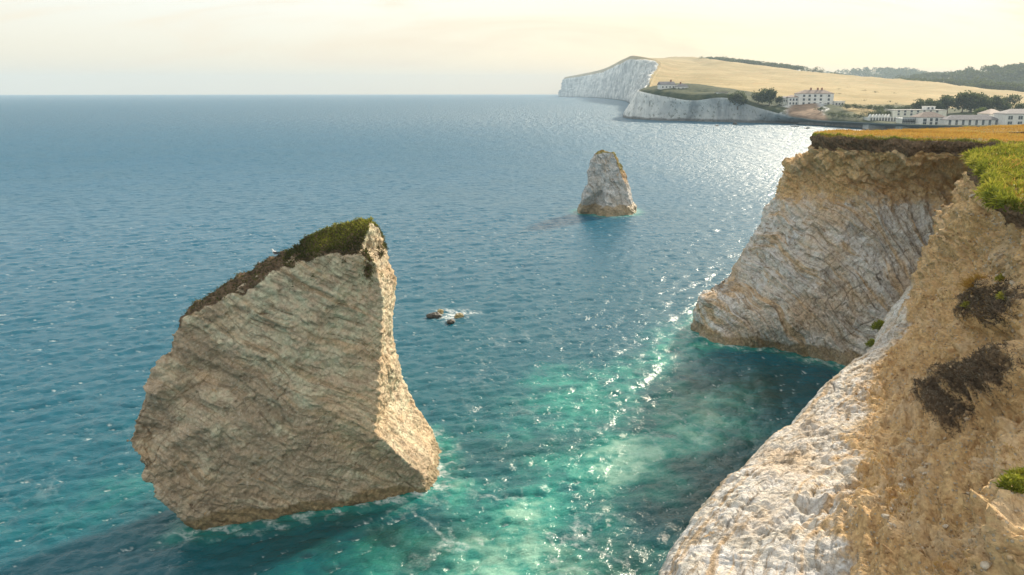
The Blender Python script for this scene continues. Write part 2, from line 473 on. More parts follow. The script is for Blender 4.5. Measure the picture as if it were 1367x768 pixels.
SEA_R = 9600.0
def build_sea():
    q = 0.0039
    th = np.concatenate([np.linspace(-math.pi, -R(39), 40)[:-1], np.arange(-R(39), R(39), q), np.linspace(R(39), math.pi, 40)])
    r1 = 33 * (1 + q) ** np.arange(int(math.log(800 / 33) / math.log(1 + q)))
    r2 = np.geomspace(800, SEA_R, 150)
    r = np.concatenate([[1.0, 4, 8, 12, 16, 19, 22, 25, 27, 29, 30, 31, 32], r1, r2])
    TH, RR = np.meshgrid(th, r, indexing='ij')
    x = (np.sin(TH) * RR).ravel(); y = (np.cos(TH) * RR).ravel(); rr = RR.ravel()
    d1 = np.array([-0.60, 0.80]); d2 = np.array([-0.06, 1.0])
    A = ocean_tile(768, 223.0, 2.5, 0.20, 3, d1, 0.7, choppy=1.2, spread=4.0, slope=3.5)
    B = ocean_tile(512, 47.0, 1.5, 0.32, 5, d2, 0.55, 2.6, choppy=1.1, spread=5.0, slope=3.0)
    sa = sample(A, x + 13, y)
    ca, sn = math.cos(0.5), math.sin(0.5)
    sb = sample(B, x * ca + y * sn, -x * sn + y * ca)
    fa = 1 - sstep(400, 1500, rr); fb = 1 - sstep(120, 520, rr)
    V = np.stack([x, y, np.zeros_like(x)], 1)
    V[:, 0] += sa[:, 0] * fa + (sb[:, 0] * ca - sb[:, 1] * sn) * fb
    V[:, 1] += sa[:, 1] * fa + (sb[:, 0] * sn + sb[:, 1] * ca) * fb
    V[:, 2] += sa[:, 2] * fa + sb[:, 2] * fb
    P0 = np.stack([x, y, 0 * x], 1)
    # shoaling sand and chalk below; negative amounts paint in shade and reflection, with weed: (pixel x, pixel y, half length, half width, turn, amount)
    sh = np.zeros_like(x); weed = np.zeros_like(x)
    wob = np.stack([fbm(P0 * 0.12, 3, off=3.1), fbm(P0 * 0.12, 3, off=9.7)], 1) * 3.2
    xs, ys = x + wob[:, 0], y + wob[:, 1]
    for px, py, a, b, t, m in SHOALS_SHADE:
        c = atz(px, py); dx, dy = xs - c[0], ys - c[1]
        u = dx * math.cos(t) + dy * math.sin(t); v = -dx * math.sin(t) + dy * math.cos(t)
        g = np.exp(-((u / a) ** 2 + (v / b) ** 2))
        if m > 0: sh = np.maximum(sh, g * m)
        else: weed = np.maximum(weed, -g * m)
    sh = np.clip(sh * (1 + 0.55 * fbm(P0 * 0.35, 4, 0.6)), 0, 1)
    near = np.exp(-np.maximum(np.hypot(x - 8, y - 48) - 10, 0) / 60.0)
    J = np.where(rr < 300, 1 + (sa[:, 3] - 1) * fa + (sb[:, 3] - 1) * fb, 1)
    foam = sstep(0.42, 0.12, J) * (1 - sstep(150, 300, rr)) * 0.55
    # broken water round the rocks
    for px, py, rad, am in ((600, 421, 3.0, 1.0), (622, 418, 2.0, .7), (597, 650, 1.0, .5), (255, 712, 1.2, .3), (1085, 480, 2.2, .45), (812, 290, 6, .25)):
        c = atz(px, py)
        g = np.exp(-((x - c[0]) ** 2 + ((y - c[1])) ** 2) / rad ** 2)
        foam = np.maximum(foam, am * g * sstep(-0.25, 0.75, fbm(P0 * 1.1, 4, 0.65) + g * 0.45))
    # thin foam lines drifting off the reef and below the gap between the rocks
    dr = sstep(0.86, 1.0, 1 - np.abs(fbm(np.stack([x * 0.16 + y * .05, y * 0.10, 0 * x], 1), 4, 0.55, off=4.4)))
    for px, py, rad, am in ((720, 480, 16, .30), (640, 700, 7, .42), (770, 720, 6, .42), (700, 560, 14, .22), (120, 620, 14, .22), (860, 560, 12, .32)):
        c = atz(px, py)
        foam = np.maximum(foam, dr * am * np.exp(-((x - c[0]) ** 2 + (y - c[1]) ** 2) / rad ** 2))
    # broken water along the feet of cliff and stacks
    cell = 0.35; x0, y0, nx, ny = -40.0, 20.0, 380, 560
    g = np.zeros((nx, ny), np.float32)
    for Q in WATERLINE:
        k = Q[np.abs(Q[:, 2]) < 0.35]
        ix, iy = ((k[:, 0] - x0) / cell).astype(int), ((k[:, 1] - y0) / cell).astype(int)
        ok = (ix > 2) & (iy > 2) & (ix < nx - 3) & (iy < ny - 3)
        g[ix[ok], iy[ok]] = 1
    prox = g.copy()
    for _ in range(7):
        m = prox.copy()
        for a in (-1, 0, 1):
            for b_ in (-1, 0, 1): m = np.maximum(m, np.roll(prox, (a, b_), (0, 1)) - 0.14)
        prox = m
    ix, iy = ((x - x0) / cell).astype(int), ((y - y0) / cell).astype(int)
    ok = (ix >= 0) & (iy >= 0) & (ix < nx) & (iy < ny)
    pr_ = np.zeros_like(x); pr_[ok] = prox[ix[ok], iy[ok]]
    foam = np.maximum(foam, 0.55 * pr_ * sstep(0.0, 0.8, fbm(P0 * 0.9, 4, 0.65, off=5.1) + 0.35 * pr_))
    sh = np.maximum(sh, 0.45 * pr_)
    me = mesh_np('sea', V, grid_faces(len(th), len(r), True), dict(shoal=sh, weed=weed, near=near, foam=foam))
    n = NT('sea_water')
    p = n.pos()
    sh, wd, nr, fo = n.attr('shoal'), n.attr('weed'), n.attr('near'), n.attr('foam')
    c = n.mix(nr, (0.001, 0.098, 0.180), (0.002, 0.094, 0.098))
    c = n.mix(n.rng(n.noise(p, 0.03, 4, 0.6), 0.35, 0.7, 0, 0.5), c, (0.008, 0.095, 0.155))
    sp = n.math('MULTIPLY', sh, n.rng(n.noise(p, 0.7, 5, 0.65), 0.25, 0.7, 0.55, 1.1))
    c = n.mix(n.rng(sp, 0.0, 0.55), c, (0.03, 0.29, 0.235))
    c = n.mix(n.rng(sp, 0.40, 0.95), c, (0.30, 0.58, 0.45))
    c = n.mix(n.math('MULTIPLY', wd, n.rng(n.noise(p, 0.35, 4, 0.6), 0.3, 0.6, 0.5, 1)), c, (0.012, 0.040, 0.035))  # darkens for weed and for painted shade and reflection of the rocks
    c = n.mix(n.math('MULTIPLY', n.rng(fo, 0.05, 0.75), n.rng(n.noise(p, 3.0, 5, 0.7), 0.35, 0.62)), c, (0.72, 0.76, 0.74))
    dist = n.t.nodes.new('ShaderNodeVectorMath'); dist.operation = 'LENGTH'
    n.put(dist.inputs[0], p)
    D = dist.outputs['Value']
    # fine ripples close by, longer chop farther out
    pr = n.map(p, (1, 1, 1), (0, 0, R(-37)))
    h1 = n.noise(n.map(pr, (1.0, 2.2, 1)), 2.4, 3, 0.6)
    h2 = n.noise(n.map(pr, (0.8, 1.3, 1)), 0.55, 4, 0.62)
    h3 = n.noise(n.map(p, (1.0, 0.28, 1), (0, 0, R(8))), 0.13, 5, 0.7)
    b = n.bump(h1, n.rng(D, 60, 260, 0.9, 0.0), 0.10)
    b = n.bump(h2, n.rng(D, 60, 400, 0.15, 1.0), 0.75, b)
    b = n.bump(h3, n.rng(D, 150, 1000, 0.0, 1.0), 4.5, b)
    m = n.set(Base_Color=c, Roughness=n.rng(D, 50, 420, 0.19, 0.45), IOR=1.333, Normal=b)
    link('sea', me, m, kind='structure')
SHOALS_SHADE = [(930, 560, 11, 4.5, 0.9, .80), (830, 610, 8, 5, 0.9, .95), (720, 690, 7, 4, 0.5, .7), (660, 760, 8, 4.5, 0.2, .95), (760, 760, 2.6, 5, 0.2, .8),
          (600, 735, 6, 3, 0.0, .65), (900, 470, 16, 5, 1.2, .38), (800, 520, 14, 6, 1.0, .42), (200, 660, 9, 4, 0.4, .22), (940, 455, 4, 3, 0, .5), (610, 650, 3, 3, 0, .55),
          (710, 677, 1.4, 0.5, 0.3, 1.0),
          (1010, 520, 12, 7, 0.4, -.9), (800, 745, 4, 5, 0.9, -.7), (960, 660, 5, 14, -.5, -.8), (480, 720, 12, 4, 0.1, -.8), (690, 610, 8, 5, 0.5, -.35)]  # dark patches: weed, with headland and stack shade and reflection painted in

# ------------------------------------------------------------------ lofted land
def hermite(P, t_out, par):
    """non-uniform Catmull-Rom through P (n, ...) at parameters par, sampled at t_out"""
    n = len(par)
    T = np.empty_like(P)
    for i in range(n):
        a, b = max(i - 1, 0), min(i + 1, n - 1)
        if a == i: T[i] = (P[b] - P[i]) / (par[b] - par[i])
        elif b == i: T[i] = (P[i] - P[a]) / (par[i] - par[a])
        else:
            h0, h1 = par[i] - par[a], par[b] - par[i]
            T[i] = ((P[i] - P[a]) / h0 * h1 + (P[b] - P[i]) / h1 * h0) / (h0 + h1)
    k = np.clip(np.searchsorted(par, t_out, side='right') - 1, 0, n - 2)
    h = (par[k + 1] - par[k])
    s = (t_out - par[k]) / h
    sh = (-1,) + (1,) * (P.ndim - 1)
    s, h = s.reshape(sh), h.reshape(sh)
    return ((2 * s ** 3 - 3 * s ** 2 + 1) * P[k] + (s ** 3 - 2 * s ** 2 + s) * h * T[k]
            + (-2 * s ** 3 + 3 * s ** 2) * P[k + 1] + (s ** 3 - s ** 2) * h * T[k + 1])
def loft(ctrl, nu, nv):
    """ctrl (S, L, ch); nu, nv: samples for each segment; first three channels are the position"""
    ctrl = np.asarray(ctrl, dtype=np.float64)
    S, L, ch = ctrl.shape
    tv = np.concatenate([np.linspace(j, j + 1, nv[j], endpoint=False) for j in range(L - 1)] + [[L - 1]])
    tu = np.concatenate([np.linspace(i, i + 1, nu[i], endpoint=False) for i in range(S - 1)] + [[S - 1]])
    rows = []
    for s in range(S):
        d = np.linalg.norm(np.diff(ctrl[s, :, :3], axis=0), axis=1) + 1e-3
        par = np.concatenate([[0], np.cumsum(d)])
        tt = np.interp(tv, np.arange(L), par)
        rows.append(hermite(ctrl[s], tt, par))
    rows = np.array(rows)
    d = np.linalg.norm(np.diff(ctrl[:, :, :3], axis=0), axis=2).mean(axis=1) + 1e-3
    par = np.concatenate([[0], np.cumsum(d)])
    return hermite(rows, np.interp(tu, np.arange(S), par), par)
def grid_normals(G):
    du = np.gradient(G, axis=0); dv = np.gradient(G, axis=1)
    n = np.cross(du, dv)
    return n / (np.linalg.norm(n, axis=-1, keepdims=True) + 1e-9)

# the near cliff: fall lines from the turf down to the sea, walked along the coast to the headland
def w(x, y, z): return np.array([x, y, z], float)
def build_cliff():
    Z0 = 23.4
    st = []
    def add(spine, edge, soil, pts, toe, brown):
        """pts: upper slope, mid, mid, boundary, brink"""
        mid = edge * 0.6 + spine * 0.4
        mid[2] = (edge[2] + spine[2]) / 2 + 0.1
        foot = (pts[4] + toe) / 2
        foot[2] = pts[4][2] * 0.45
        under = toe + (toe - foot) * 0.25; under[2] = -4
        lip = edge + (spine - edge) / np.linalg.norm(spine - edge) * 0.9; lip[2] = edge[2] + 0.06
        L = [spine, mid, lip, edge, soil] + list(pts) + [foot, toe, under]
        brown = [0] + list(brown)
        veg = [0] * 13
        sl = [0] * 13
        st.append([np.concatenate([p, [b, s_, v_]]) for p, b, s_, v_ in zip(L, brown, sl, veg)])
    BR = [0, 0, .8, .9, 1, 1, 1, .5, -.25, -.2, -.2, -.2]
    add(w(60, 2, 24), w(36, 4, Z0), w(34.5, 4.4, 22), [w(26, 5, 18.5), w(20, 7, 16.5), w(14, 9, 14.5), w(9, 11, 12), w(1, 15, 8)], w(-1.5, 16.5, 0), BR)
    add(w(60, 20, 24), w(31, 19, Z0), w(29.6, 19.2, 22), [aty(1367, 768, 18), aty(1270, 768, 20.8), aty(1190, 768, 22.8), aty(1130, 768, 24.6), aty(884, 768, 28)],
        aty(884, 768, 28) * [1, 1, 0] + w(-1.6, 2.2, 0), BR)
    add(w(60, 28, 24), w(28.5, 25.5, Z0), w(27.4, 25.8, 22), [aty(1372, 610, 25.5), aty(1290, 620, 28), aty(1205, 630, 31), aty(1128, 635, 33), aty(955, 662, 34.5)],
        aty(955, 662, 34.5) * [1, 1, 0] + w(-1.6, 2.2, 0), BR)
    add(w(60, 36, 24), aty(1362, 277, 34.8), aty(1363, 305, 34.2), [aty(1345, 420, 35.6), aty(1290, 500, 38.5), aty(1215, 545, 41.5), aty(1150, 555, 43.2), aty(1042, 576, 44)],
        aty(1042, 576, 44) * [1, 1, 0] + w(-1.6, 2.2, 0), BR)
    add(w(60, 44, 24), aty(1334, 265, 37.0), aty(1333, 295, 37.6), [aty(1310, 380, 41.8), aty(1272, 440, 45), aty(1222, 478, 48.5), aty(1170, 497, 51.5), aty(1128, 494, 53.2)],
        aty(1128, 494, 53.2) * [1, 1, 0] + w(-1.2, 2.4, 0), BR)
    add(w(62, 54, 24), aty(1322, 232, 47), aty(1317, 252, 47.6), [aty(1297, 318, 51.5), aty(1266, 366, 55.5), aty(1236, 398, 58.5), aty(1207, 425, 60.6), aty(1163, 464, 61.5)],
        aty(1163, 464, 61.5) * [1, 1, 0] + w(-.4, 2.6, 0), BR)
    add(w(66, 68, 23.5), aty(1299, 206, 61), aty(1291, 222, 61.6), [aty(1275, 264, 64.5), aty(1254, 304, 67), aty(1236, 345, 68.6), aty(1216, 385, 69.8), aty(1196, 416, 70.4)],
        aty(1196, 416, 70.4) * [1, 1, 0] + w(1.0, 2.6, 0), [0, 0, .8, .9, 1, 1, .9, .35, -.2, -.2, -.2, -.2])
    add(w(66, 77, 23.3), w(46, 73, Z0), w(45.6, 73.6, 22), [w(44.2, 74.4, 17.5), w(43.4, 75, 13.5), w(42.6, 75.6, 9.5), w(41.8, 76.2, 6), w(40.8, 76.6, 3)], w(39.8, 77, 0),
        [0, 0, .8, .9, 1, .8, .5, .1, -.2, -.2, -.2, -.2])
    BH = [0, 0, .8, 1, .80, .16, -.1, -.15, -.12, -.1, -.05, 0]
    def head(spine, edge, soil, pts, toe, b=BH):
        e = atz(*edge, Z0); s_ = aty(*soil, e[1] - 0.25)
        add(spine, e, s_, [aty(*p) for p in pts], atz(*toe), b)
    head(w(66, 90, 23.1), (1300, 189), (1299, 204), [(1290, 250, 83), (1270, 310, 82), (1245, 365, 81), (1215, 420, 80), (1190, 450, 79.4)], (1180, 497))
    head(w(66, 97, 22.9), (1220, 187), (1219, 201), [(1210, 246, 85), (1190, 300, 84), (1168, 352, 83), (1148, 402, 82), (1130, 446, 81.4)], (1118, 487))
    head(w(62, 102, 22.8), (1150, 184), (1148, 198), [(1132, 240, 87.5), (1110, 298, 86.6), (1090, 350, 85.6), (1070, 396, 85), (1050, 432, 84.6)], (1040, 467))
    head(w(58, 105, 22.8), (1112, 182), (1107, 196), [(1078, 240, 91.5), (1052, 300, 90.6), (1028, 350, 90), (1002, 390, 89.4), (972, 418, 88.6)], (962, 459))
    head(w(55, 107, 22.8), (1087, 180), (1080, 193), [(1048, 236, 95), (1018, 298, 95.5), (990, 350, 95), (969, 386, 95.0), (928, 397, 93.0)], (920, 440))
    head(w(56, 108, 22.8), (1086, 179.6), (1079, 193), [(1046, 236, 98.2), (1016, 298, 98.8), (987, 350, 98.4), (966, 388, 98), (929, 399, 95.6)], (923, 437))
    add(w(58, 109, 22.6), w(40, 99, 23.0), w(39.4, 99.4, 22), [w(36.8, 100.6, 17.5), w(34, 101.6, 13.5), w(32, 102.4, 9.5), w(30.4, 103, 6.5), w(28.0, 102.6, 4)], w(26, 102.6, 0), BH)
    add(w(64, 112, 22.5), w(52, 119, 22.2), w(51.6, 119.6, 21), [w(49, 125, 17), w(47.5, 127, 13), w(46, 128, 9.5), w(45, 129, 6), w(44, 130, 3)], w(43, 131, 0), BH)
    add(w(84, 118, 22.8), w(86, 136, 22.5), w(86, 137, 21.3), [w(85, 146, 17), w(84, 148, 13), w(83, 150, 9.5), w(82, 151, 6), w(81, 152, 3)], w(80, 153, 0), BH)
    add(w(130, 122, 23), w(140, 156, 22.8), w(140, 157, 21.5), [w(139, 164, 17), w(139, 166, 13), w(139, 168, 9.5), w(138, 169, 6), w(138, 170, 3)], w(138, 171, 0), BH)
    nu = [24, 180, 200, 165, 150, 135, 60, 45, 85, 105, 85, 85, 36, 36, 24, 14, 8]
    nv = [8, 30, 8, 15, 64, 58, 54, 48, 60, 26, 9, 4]
    G = loft(st, nu, nv)
    NU, NV = G.shape[:2]
    X = G[..., :3].copy()
    brown, soil, veg = (G[..., k].ravel() for k in (3, 4, 5))
    Nn = grid_normals(X)
    if Nn[NU // 2, 10, 2] < 0: Nn = -Nn
    P = X.reshape(-1, 3); Nf = Nn.reshape(-1, 3)
    lv = np.concatenate([np.linspace(j, j + 1, nv[j], endpoint=False) for j in range(12)] + [[12]]) - 1
    lev = np.tile(lv, NU)
    nz = 0.10 * fbm(X.reshape(-1, 3) * 0.5, 3, 0.6, off=5.5)
    soil = sstep(1.95, 2.2, lev) * (1 - sstep(2.95, 3.12, lev + nz))
    veg = 1 - sstep(2.0, 2.3, lev + nz)
    face = sstep(2.2, 3.4, lev)
    bro = np.clip(brown + 0.55 * fbm(P * 0.3, 4, 0.6, off=2.2), 0, 1) * face
    chk = (1 - bro) * face
    # chalk: beds dipping steeply, spread like a fan on the headland
    wp = fbm(P * 0.11, 3, off=5.0)[:, None] * 1.4
    hd = sstep(66, 80, P[:, 1])
    fan = np.clip((P[:, 0] - 24) / 26, 0, 1)
    ang = 0.95 - 0.30 * fan
    qh = P[:, 0] * np.cos(ang - 0.1) + P[:, 2] * np.sin(ang - 0.1) * 0.9 + 0.15 * P[:, 1] + wp[:, 0]
    qs = P[:, 0] * 0.75 - P[:, 1] * 0.66 + P[:, 2] * 0.12 + wp[:, 0] * 0.8
    q = qs * (1 - hd) + qh * hd
    amp = 0.5 + 0.5 * sstep(-0.5, 0.5, fbm(P * 0.16, 2, off=1.7))
    B1, e1 = blocks(turn(P + 0.5 * wp, 0.1, 0.84) * [0.33, 0.33, 0.75], 1)
    B2, e2 = blocks(turn(P + 0.25 * fbm(P * 0.9, 2)[:, None], 0.1, 0.84) * [0.95, 0.95, 1.9], 2)
    B3, e3 = blocks(turn(P, 0.3, 0.7) * 3.2, 3)
    d = chk * ((0.07 + 0.21 * hd) * B1 + (0.035 + 0.10 * hd) * B2 + (0.03 + 0.04 * hd) * B3)
    d += 0.50 * (saw(q / 1.9) - 0.5) * amp * chk * (0.20 + 0.80 * hd)
    d += 0.13 * (saw(q / 0.62 + 0.6 * fbm(P * 0.5, 2)) - 0.5) * chk * (0.4 + 0.6 * hd)
    j1 = crack(q / 1.9 + 0.08, 0.045) * sstep(-0.25, 0.2, fbm(P * 0.22, 3, off=8.8))
    q2 = P[:, 2] * 0.8 - P[:, 0] * 0.35 + P[:, 1] * 0.5 + 1.1 * fbm(P * 0.22, 3, off=6.1)
    j2 = crack(q2 / 3.1, 0.022) * sstep(-0.05, 0.4, fbm(P * 0.20, 3, off=3.3))
    joint = np.maximum(np.maximum(j1, j2), np.maximum((0.5 - 0.3 * hd) * e1 * (amp > 0.75), (0.28 - 0.12 * hd) * e2)) * chk
    d -= 0.22 * joint
    d += chk * ((0.35 + 0.2 * hd) * fbm(P * 0.16, 2, off=7.7) + 0.05 * fbm(P * 2.6, 3, 0.6))
    # rubble slope: runnels down the fall line, ribs, lumps
    ribs = saw((P[:, 0] * 0.50 - P[:, 1] * 0.42 + P[:, 2] * 0.95 + 1.0 * fbm(P * 0.25, 3, off=4.9)) / 1.25)
    d += bro * (0.45 * (ribs - 0.5) + 1.0 * fbm(P * 0.22, 3, off=0.6) + 0.16 * B2 + 0.10 * B3 - 0.22 * ridged(P * 0.7, 2, 0.5, off=2.9) + 0.13 * fbm(P * 2.0, 4, 0.66))
    # ledges where the scrub mats lie, undercut below; a shoulder of earth lower right
    cx, cy_ = proj(P)
    wobx = 9 * fbm(P * 0.6, 2, off=3.7); woby = 9 * fbm(P * 0.6, 2, off=1.9)
    def blob(x0, y0, rx, ry, t=0.0):
        dx, dy = cx + wobx - x0, cy_ + woby - y0
        u = dx * math.cos(t) + dy * math.sin(t); v = -dx * math.sin(t) + dy * math.cos(t)
        return np.exp(-((u / rx) ** 2 + (v / ry) ** 2) ** 2) * (P[:, 1] < 60) * (P[:, 1] > 14) * face
    mat = np.maximum(blob(1342, 408, 58, 30, 0.1), np.maximum(blob(1330, 508, 62, 24, -0.25), blob(1268, 548, 28, 20, -0.5)))
    under = np.maximum(blob(1335, 456, 52, 15, 0.1), blob(1330, 552, 60, 13, -0.4))
    d += 0.75 * mat - 0.75 * under
    d += 1.0 * blob(1365, 650, 34, 90, 0.15) - 0.5 * blob(1322, 690, 14, 70, 0.2)
    d -= 0.8 * blob(1300, 330, 20, 60, 0.55) + 0.6 * blob(1225, 420, 14, 50, 0.6)
    top = 1 - face
    d += top * (0.16 * fbm(P * 0.35, 3) + 0.10 * fbm(P * 1.7, 3, 0.6))
    edge = np.exp(-((lev - 2.35) / 0.55) ** 2)
    d += edge * (0.5 * fbm(P * 0.5, 3, 0.55, off=1.1) + 0.15 * fbm(P * 2.0, 2))
    P = P + Nf * d[:, None]
    wet = sstep(2.3, 0.2, P[:, 2] + 0.6 * fbm(P * 0.3, 2))
    me = mesh_np('sea_cliff', P, grid_faces(NU, NV), dict(brown=brown, soil=np.maximum(soil, mat * 0.75), joint=joint, veg=veg, wet=wet, bedq=q))
    m = rock_material('cliff_rock', (0, R(48), R(6)), chalk=(0.88, 0.83, 0.73), warm=(0.70, 0.49, 0.28), rub=(0.76, 0.48, 0.24), bed=0.55, gdark=0.34)
    o = link('sea_cliff', me, m, kind='structure')
    return P.reshape(NU, NV, 3), Nn, lev.reshape(NU, NV), mat.reshape(NU, NV)
CL, CLN, CLEV, CMAT = build_cliff()

# ------------------------------------------------------------------ sea stacks
def rings_mesh(rings, caps=True):
    n = len(rings[0])
    V = [tuple(p) for r in rings for p in r]
    F = []
    for k in range(len(rings) - 1):
        for i in range(n):
            j = (i + 1) % n
            a, b, c, d = k * n + i, k * n + j, (k + 1) * n + j, (k + 1) * n + i
            F += [(a, b, c), (a, c, d)]
    for k, fl in ((0, True), (len(rings) - 1, False)):
        c = np.mean([rings[k][i] for i in range(n)], axis=0)
        V.append(tuple(c))
        ci = len(V) - 1
        for i in range(n):
            j = (i + 1) % n
            F.append((ci, k * n + j, k * n + i) if fl else (ci, k * n + i, k * n + j))
    return V, F
def voxel(V, F, size):
    me = bpy.data.meshes.new('tmp')
    me.from_pydata(V, [], F); me.update()
    bm = bmesh.new(); bm.from_mesh(me); bmesh.ops.recalc_face_normals(bm, faces=bm.faces); bm.to_mesh(me); bm.free()
    o = bpy.data.objects.new('tmp', me); C.objects.link(o)
    md = o.modifiers.new('r', 'REMESH'); md.mode = 'VOXEL'; md.voxel_size = size; md.adaptivity = 0
    dg = bpy.context.evaluated_depsgraph_get()
    e = o.evaluated_get(dg); m2 = e.to_mesh()
    n = len(m2.vertices)
    P = np.empty(n * 3, np.float32); m2.vertices.foreach_get('co', P)
    Nv = np.empty(n * 3, np.float32); m2.vertices.foreach_get('normal', Nv)
    L = np.empty(len(m2.loops), np.int32); m2.loops.foreach_get('vertex_index', L)
    lt = np.empty(len(m2.polygons), np.int32); m2.polygons.foreach_get('loop_total', lt)
    assert (lt == 4).all()
    e.to_mesh_clear()
    bpy.data.objects.remove(o); bpy.data.meshes.remove(me)
    return P.reshape(-1, 3), Nv.reshape(-1, 3), L.reshape(-1, 4)

def smooth_np(P, F, it, lock=None):
    for _ in range(it):
        S = np.zeros_like(P); cnt = np.zeros(len(P), np.float32)
        for a, b in ((0, 1), (1, 2), (2, 3), (3, 0)):
            np.add.at(S, F[:, a], P[F[:, b]]); np.add.at(S, F[:, b], P[F[:, a]])
            np.add.at(cnt, F[:, a], 1); np.add.at(cnt, F[:, b], 1)
        P = P * 0.4 + 0.6 * S / cnt[:, None]
    return P

def vnormals(P, F):
    n = np.cross(P[F[:, 2]] - P[F[:, 0]], P[F[:, 3]] - P[F[:, 1]])
    N = np.zeros_like(P)
    for k in range(4): np.add.at(N, F[:, k], n)
    return N / (np.linalg.norm(N, axis=1, keepdims=True) + 1e-9)
def big_stack():
    # (front face edge) and (silhouette behind it)
    Fr = [(478, 338, 52.2), (504, 352, 53.2), (512, 405, 53.6), (508, 480, 53.0), (499, 578, 51.2), (556, 628, 52.2), None, None, None,
          (224, 674, 47.3), (188, 636, 47.2), (166, 588, 47.6), (182, 540, 48.4), (216, 476, 49.4), (240, 432, 50.2), (266, 414, 50.4), (330, 384, 50.8), (398, 350, 51.4), (440, 338, 51.8)]
    S1 = [(497, 289, 54.4), (515, 326, 58.5), (526, 376, 61.5), (523, 440, 62.5), (536, 502, 62.0), (579, 582, 61.0), None, None, None,
          None, None, None, None, None, None, (262, 401, 52.6), (312, 368, 53.0), (376, 338, 53.4), (436, 304, 53.9)]
    f = []
    for i, p in enumerate(Fr):
        f.append(aty(*p) if p else None)
    f[6] = atz(598, 656, 0) + w(0, 0, -3); f[7] = atz(430, 688, 0) + w(0, .3, -3); f[8] = atz(268, 711, 0) + w(1.2, .5, -3)
    s = []
    for i, p in enumerate(S1):
        s.append(aty(*p) if p else None)
    s[6] = atz(614, 630, 0) + w(.3, 1.5, -3); s[7] = f[7] + w(2, 6, 0); s[8] = f[8] + w(2.5, 5, 0)
    for i in range(9, 15): s[i] = f[i] + w(1.2, 4.0, 0.1)
    ctr = np.mean(s, axis=0)
    b = [ctr + (p - ctr) * [0.82, 1, 0.86] + w(-0.5, 3.2 if i not in (0, 18, 17) else 2.8, -0.8) for i, p in enumerate(s)]
    for i in (6, 7, 8): b[i][2] = -3
    V, F = rings_mesh([f, s, b])
    P, Nv, Q = voxel(V, F, 0.115)
    P = smooth_np(P, Q, 2)
    Nv = vnormals(smooth_np(P, Q, 14), Q)
    P0 = P.copy()
    wp = fbm(P * 0.12, 3, off=3.0)
    # beds dip to the right and away
    q = P[:, 0] * 0.50 + P[:, 2] * 0.82 + P[:, 1] * 0.22 + 1.1 * wp
    amp = sstep(-0.4, 0.5, fbm(P * 0.18, 2, off=1.2))
    B1, e1 = blocks(turn(P + 0.5 * wp[:, None], -0.2, 0.55) * [0.30, 0.30, 0.62], 5)
    B2, e2 = blocks(turn(P + 0.25 * fbm(P * 0.9, 2)[:, None], -0.2, 0.55) * [0.9, 0.9, 1.7], 6)
    B3, e3 = blocks(P * 3.1, 7)
    rt = sstep(0.2, 0.7, Nv[:, 0])
    d = (0.17 - 0.10 * rt) * B1 + (0.10 - 0.03 * rt) * B2 + 0.10 * B3
    d += 0.10 * (saw(q / 1.7) - 0.5) * amp + 0.08 * (saw(q / 0.55 + 0.8 * wp) - 0.5)
    j1 = crack(q / 1.7 + 0.08, 0.035) * sstep(0.0, 0.4, fbm(P * 0.25, 3, off=9.2))
    q2 = -P[:, 0] * 0.72 + P[:, 2] * 0.60 - P[:, 1] * 0.2 + 1.3 * fbm(P * 0.2, 3, off=2.4)
    j2 = crack(q2 / 3.3, 0.02) * sstep(0.05, 0.45, fbm(P * 0.2, 3, off=5.9))
    joint = np.maximum(j1, j2)
    joint = np.maximum(joint, np.maximum(np.maximum(0.5 * e1 * (amp > 0.7), 0.22 * e2), 0.30 * e3))
    d -= 0.13 * joint
    lft = sstep(-15, -21, P[:, 0]) * sstep(15, 10, P[:, 2])
    d += 0.24 * fbm(P * 0.22, 2, off=0.4) + 0.05 * fbm(P * 2.8, 3, 0.62)
    d += lft * sstep(0.8, 4.5, P[:, 2]) * 0.8 * fbm(P * 0.42, 3, off=6.6)
    P = P + Nv * d[:, None]
    # turf on the upper slope
    ed = np.array([f[i] for i in (14, 15, 16, 17, 18, 0, 1)])
    lim = np.interp(P0[:, 0], ed[:, 0], ed[:, 2])
    above = P0[:, 2] - lim + 0.55 * fbm(P * 0.7, 3, 0.6, off=7.1)
    veg = sstep(-0.35, 0.25, above) * sstep(0.05, 0.35, Nv[:, 2] + 0.2 * fbm(P * 1.1, 2))
    px, py = proj(P0)
    veg = np.maximum(veg, 0.55 * sstep(0.42, 0.6, fbm(P * 1.3, 3, 0.6, off=9.9)) * sstep(-3.2, -0.4, P0[:, 2] - lim) * sstep(-0.2, 0.1, Nv[:, 2]) * (px > 240))
    veg = np.maximum(veg, 0.9 * np.exp(-((px - 492) / 9) ** 2 - ((py - 362) / 16) ** 2))
    z = P[:, 2]
    wet = sstep(1.5, 0.1, z + 0.5 * fbm(P * 0.4, 2))
    brown = -0.25 + 0.35 * sstep(15, 18.5, z) - 0 * z
    soil = veg * 0.9
    me = mesh_np('rock', P, Q, dict(brown=brown, soil=soil, joint=joint, veg=veg * 0, wet=wet, bedq=q, shade_grey=sstep(-25, 45, py - 430 - (px - 230) * 0.56 + 30 * fbm(P * 0.3, 3))))  # grey below the diagonal shadow line is shade painted into the chalk
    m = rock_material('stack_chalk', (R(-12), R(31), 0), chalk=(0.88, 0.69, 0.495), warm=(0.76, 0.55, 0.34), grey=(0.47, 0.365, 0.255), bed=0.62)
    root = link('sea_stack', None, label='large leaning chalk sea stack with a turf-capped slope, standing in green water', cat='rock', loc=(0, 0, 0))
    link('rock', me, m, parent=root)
    return P, Nv, Q, veg * (0.4 + 0.6 * (px > 380)), root
SP, SN, SQ, SVEG, STACK = big_stack()

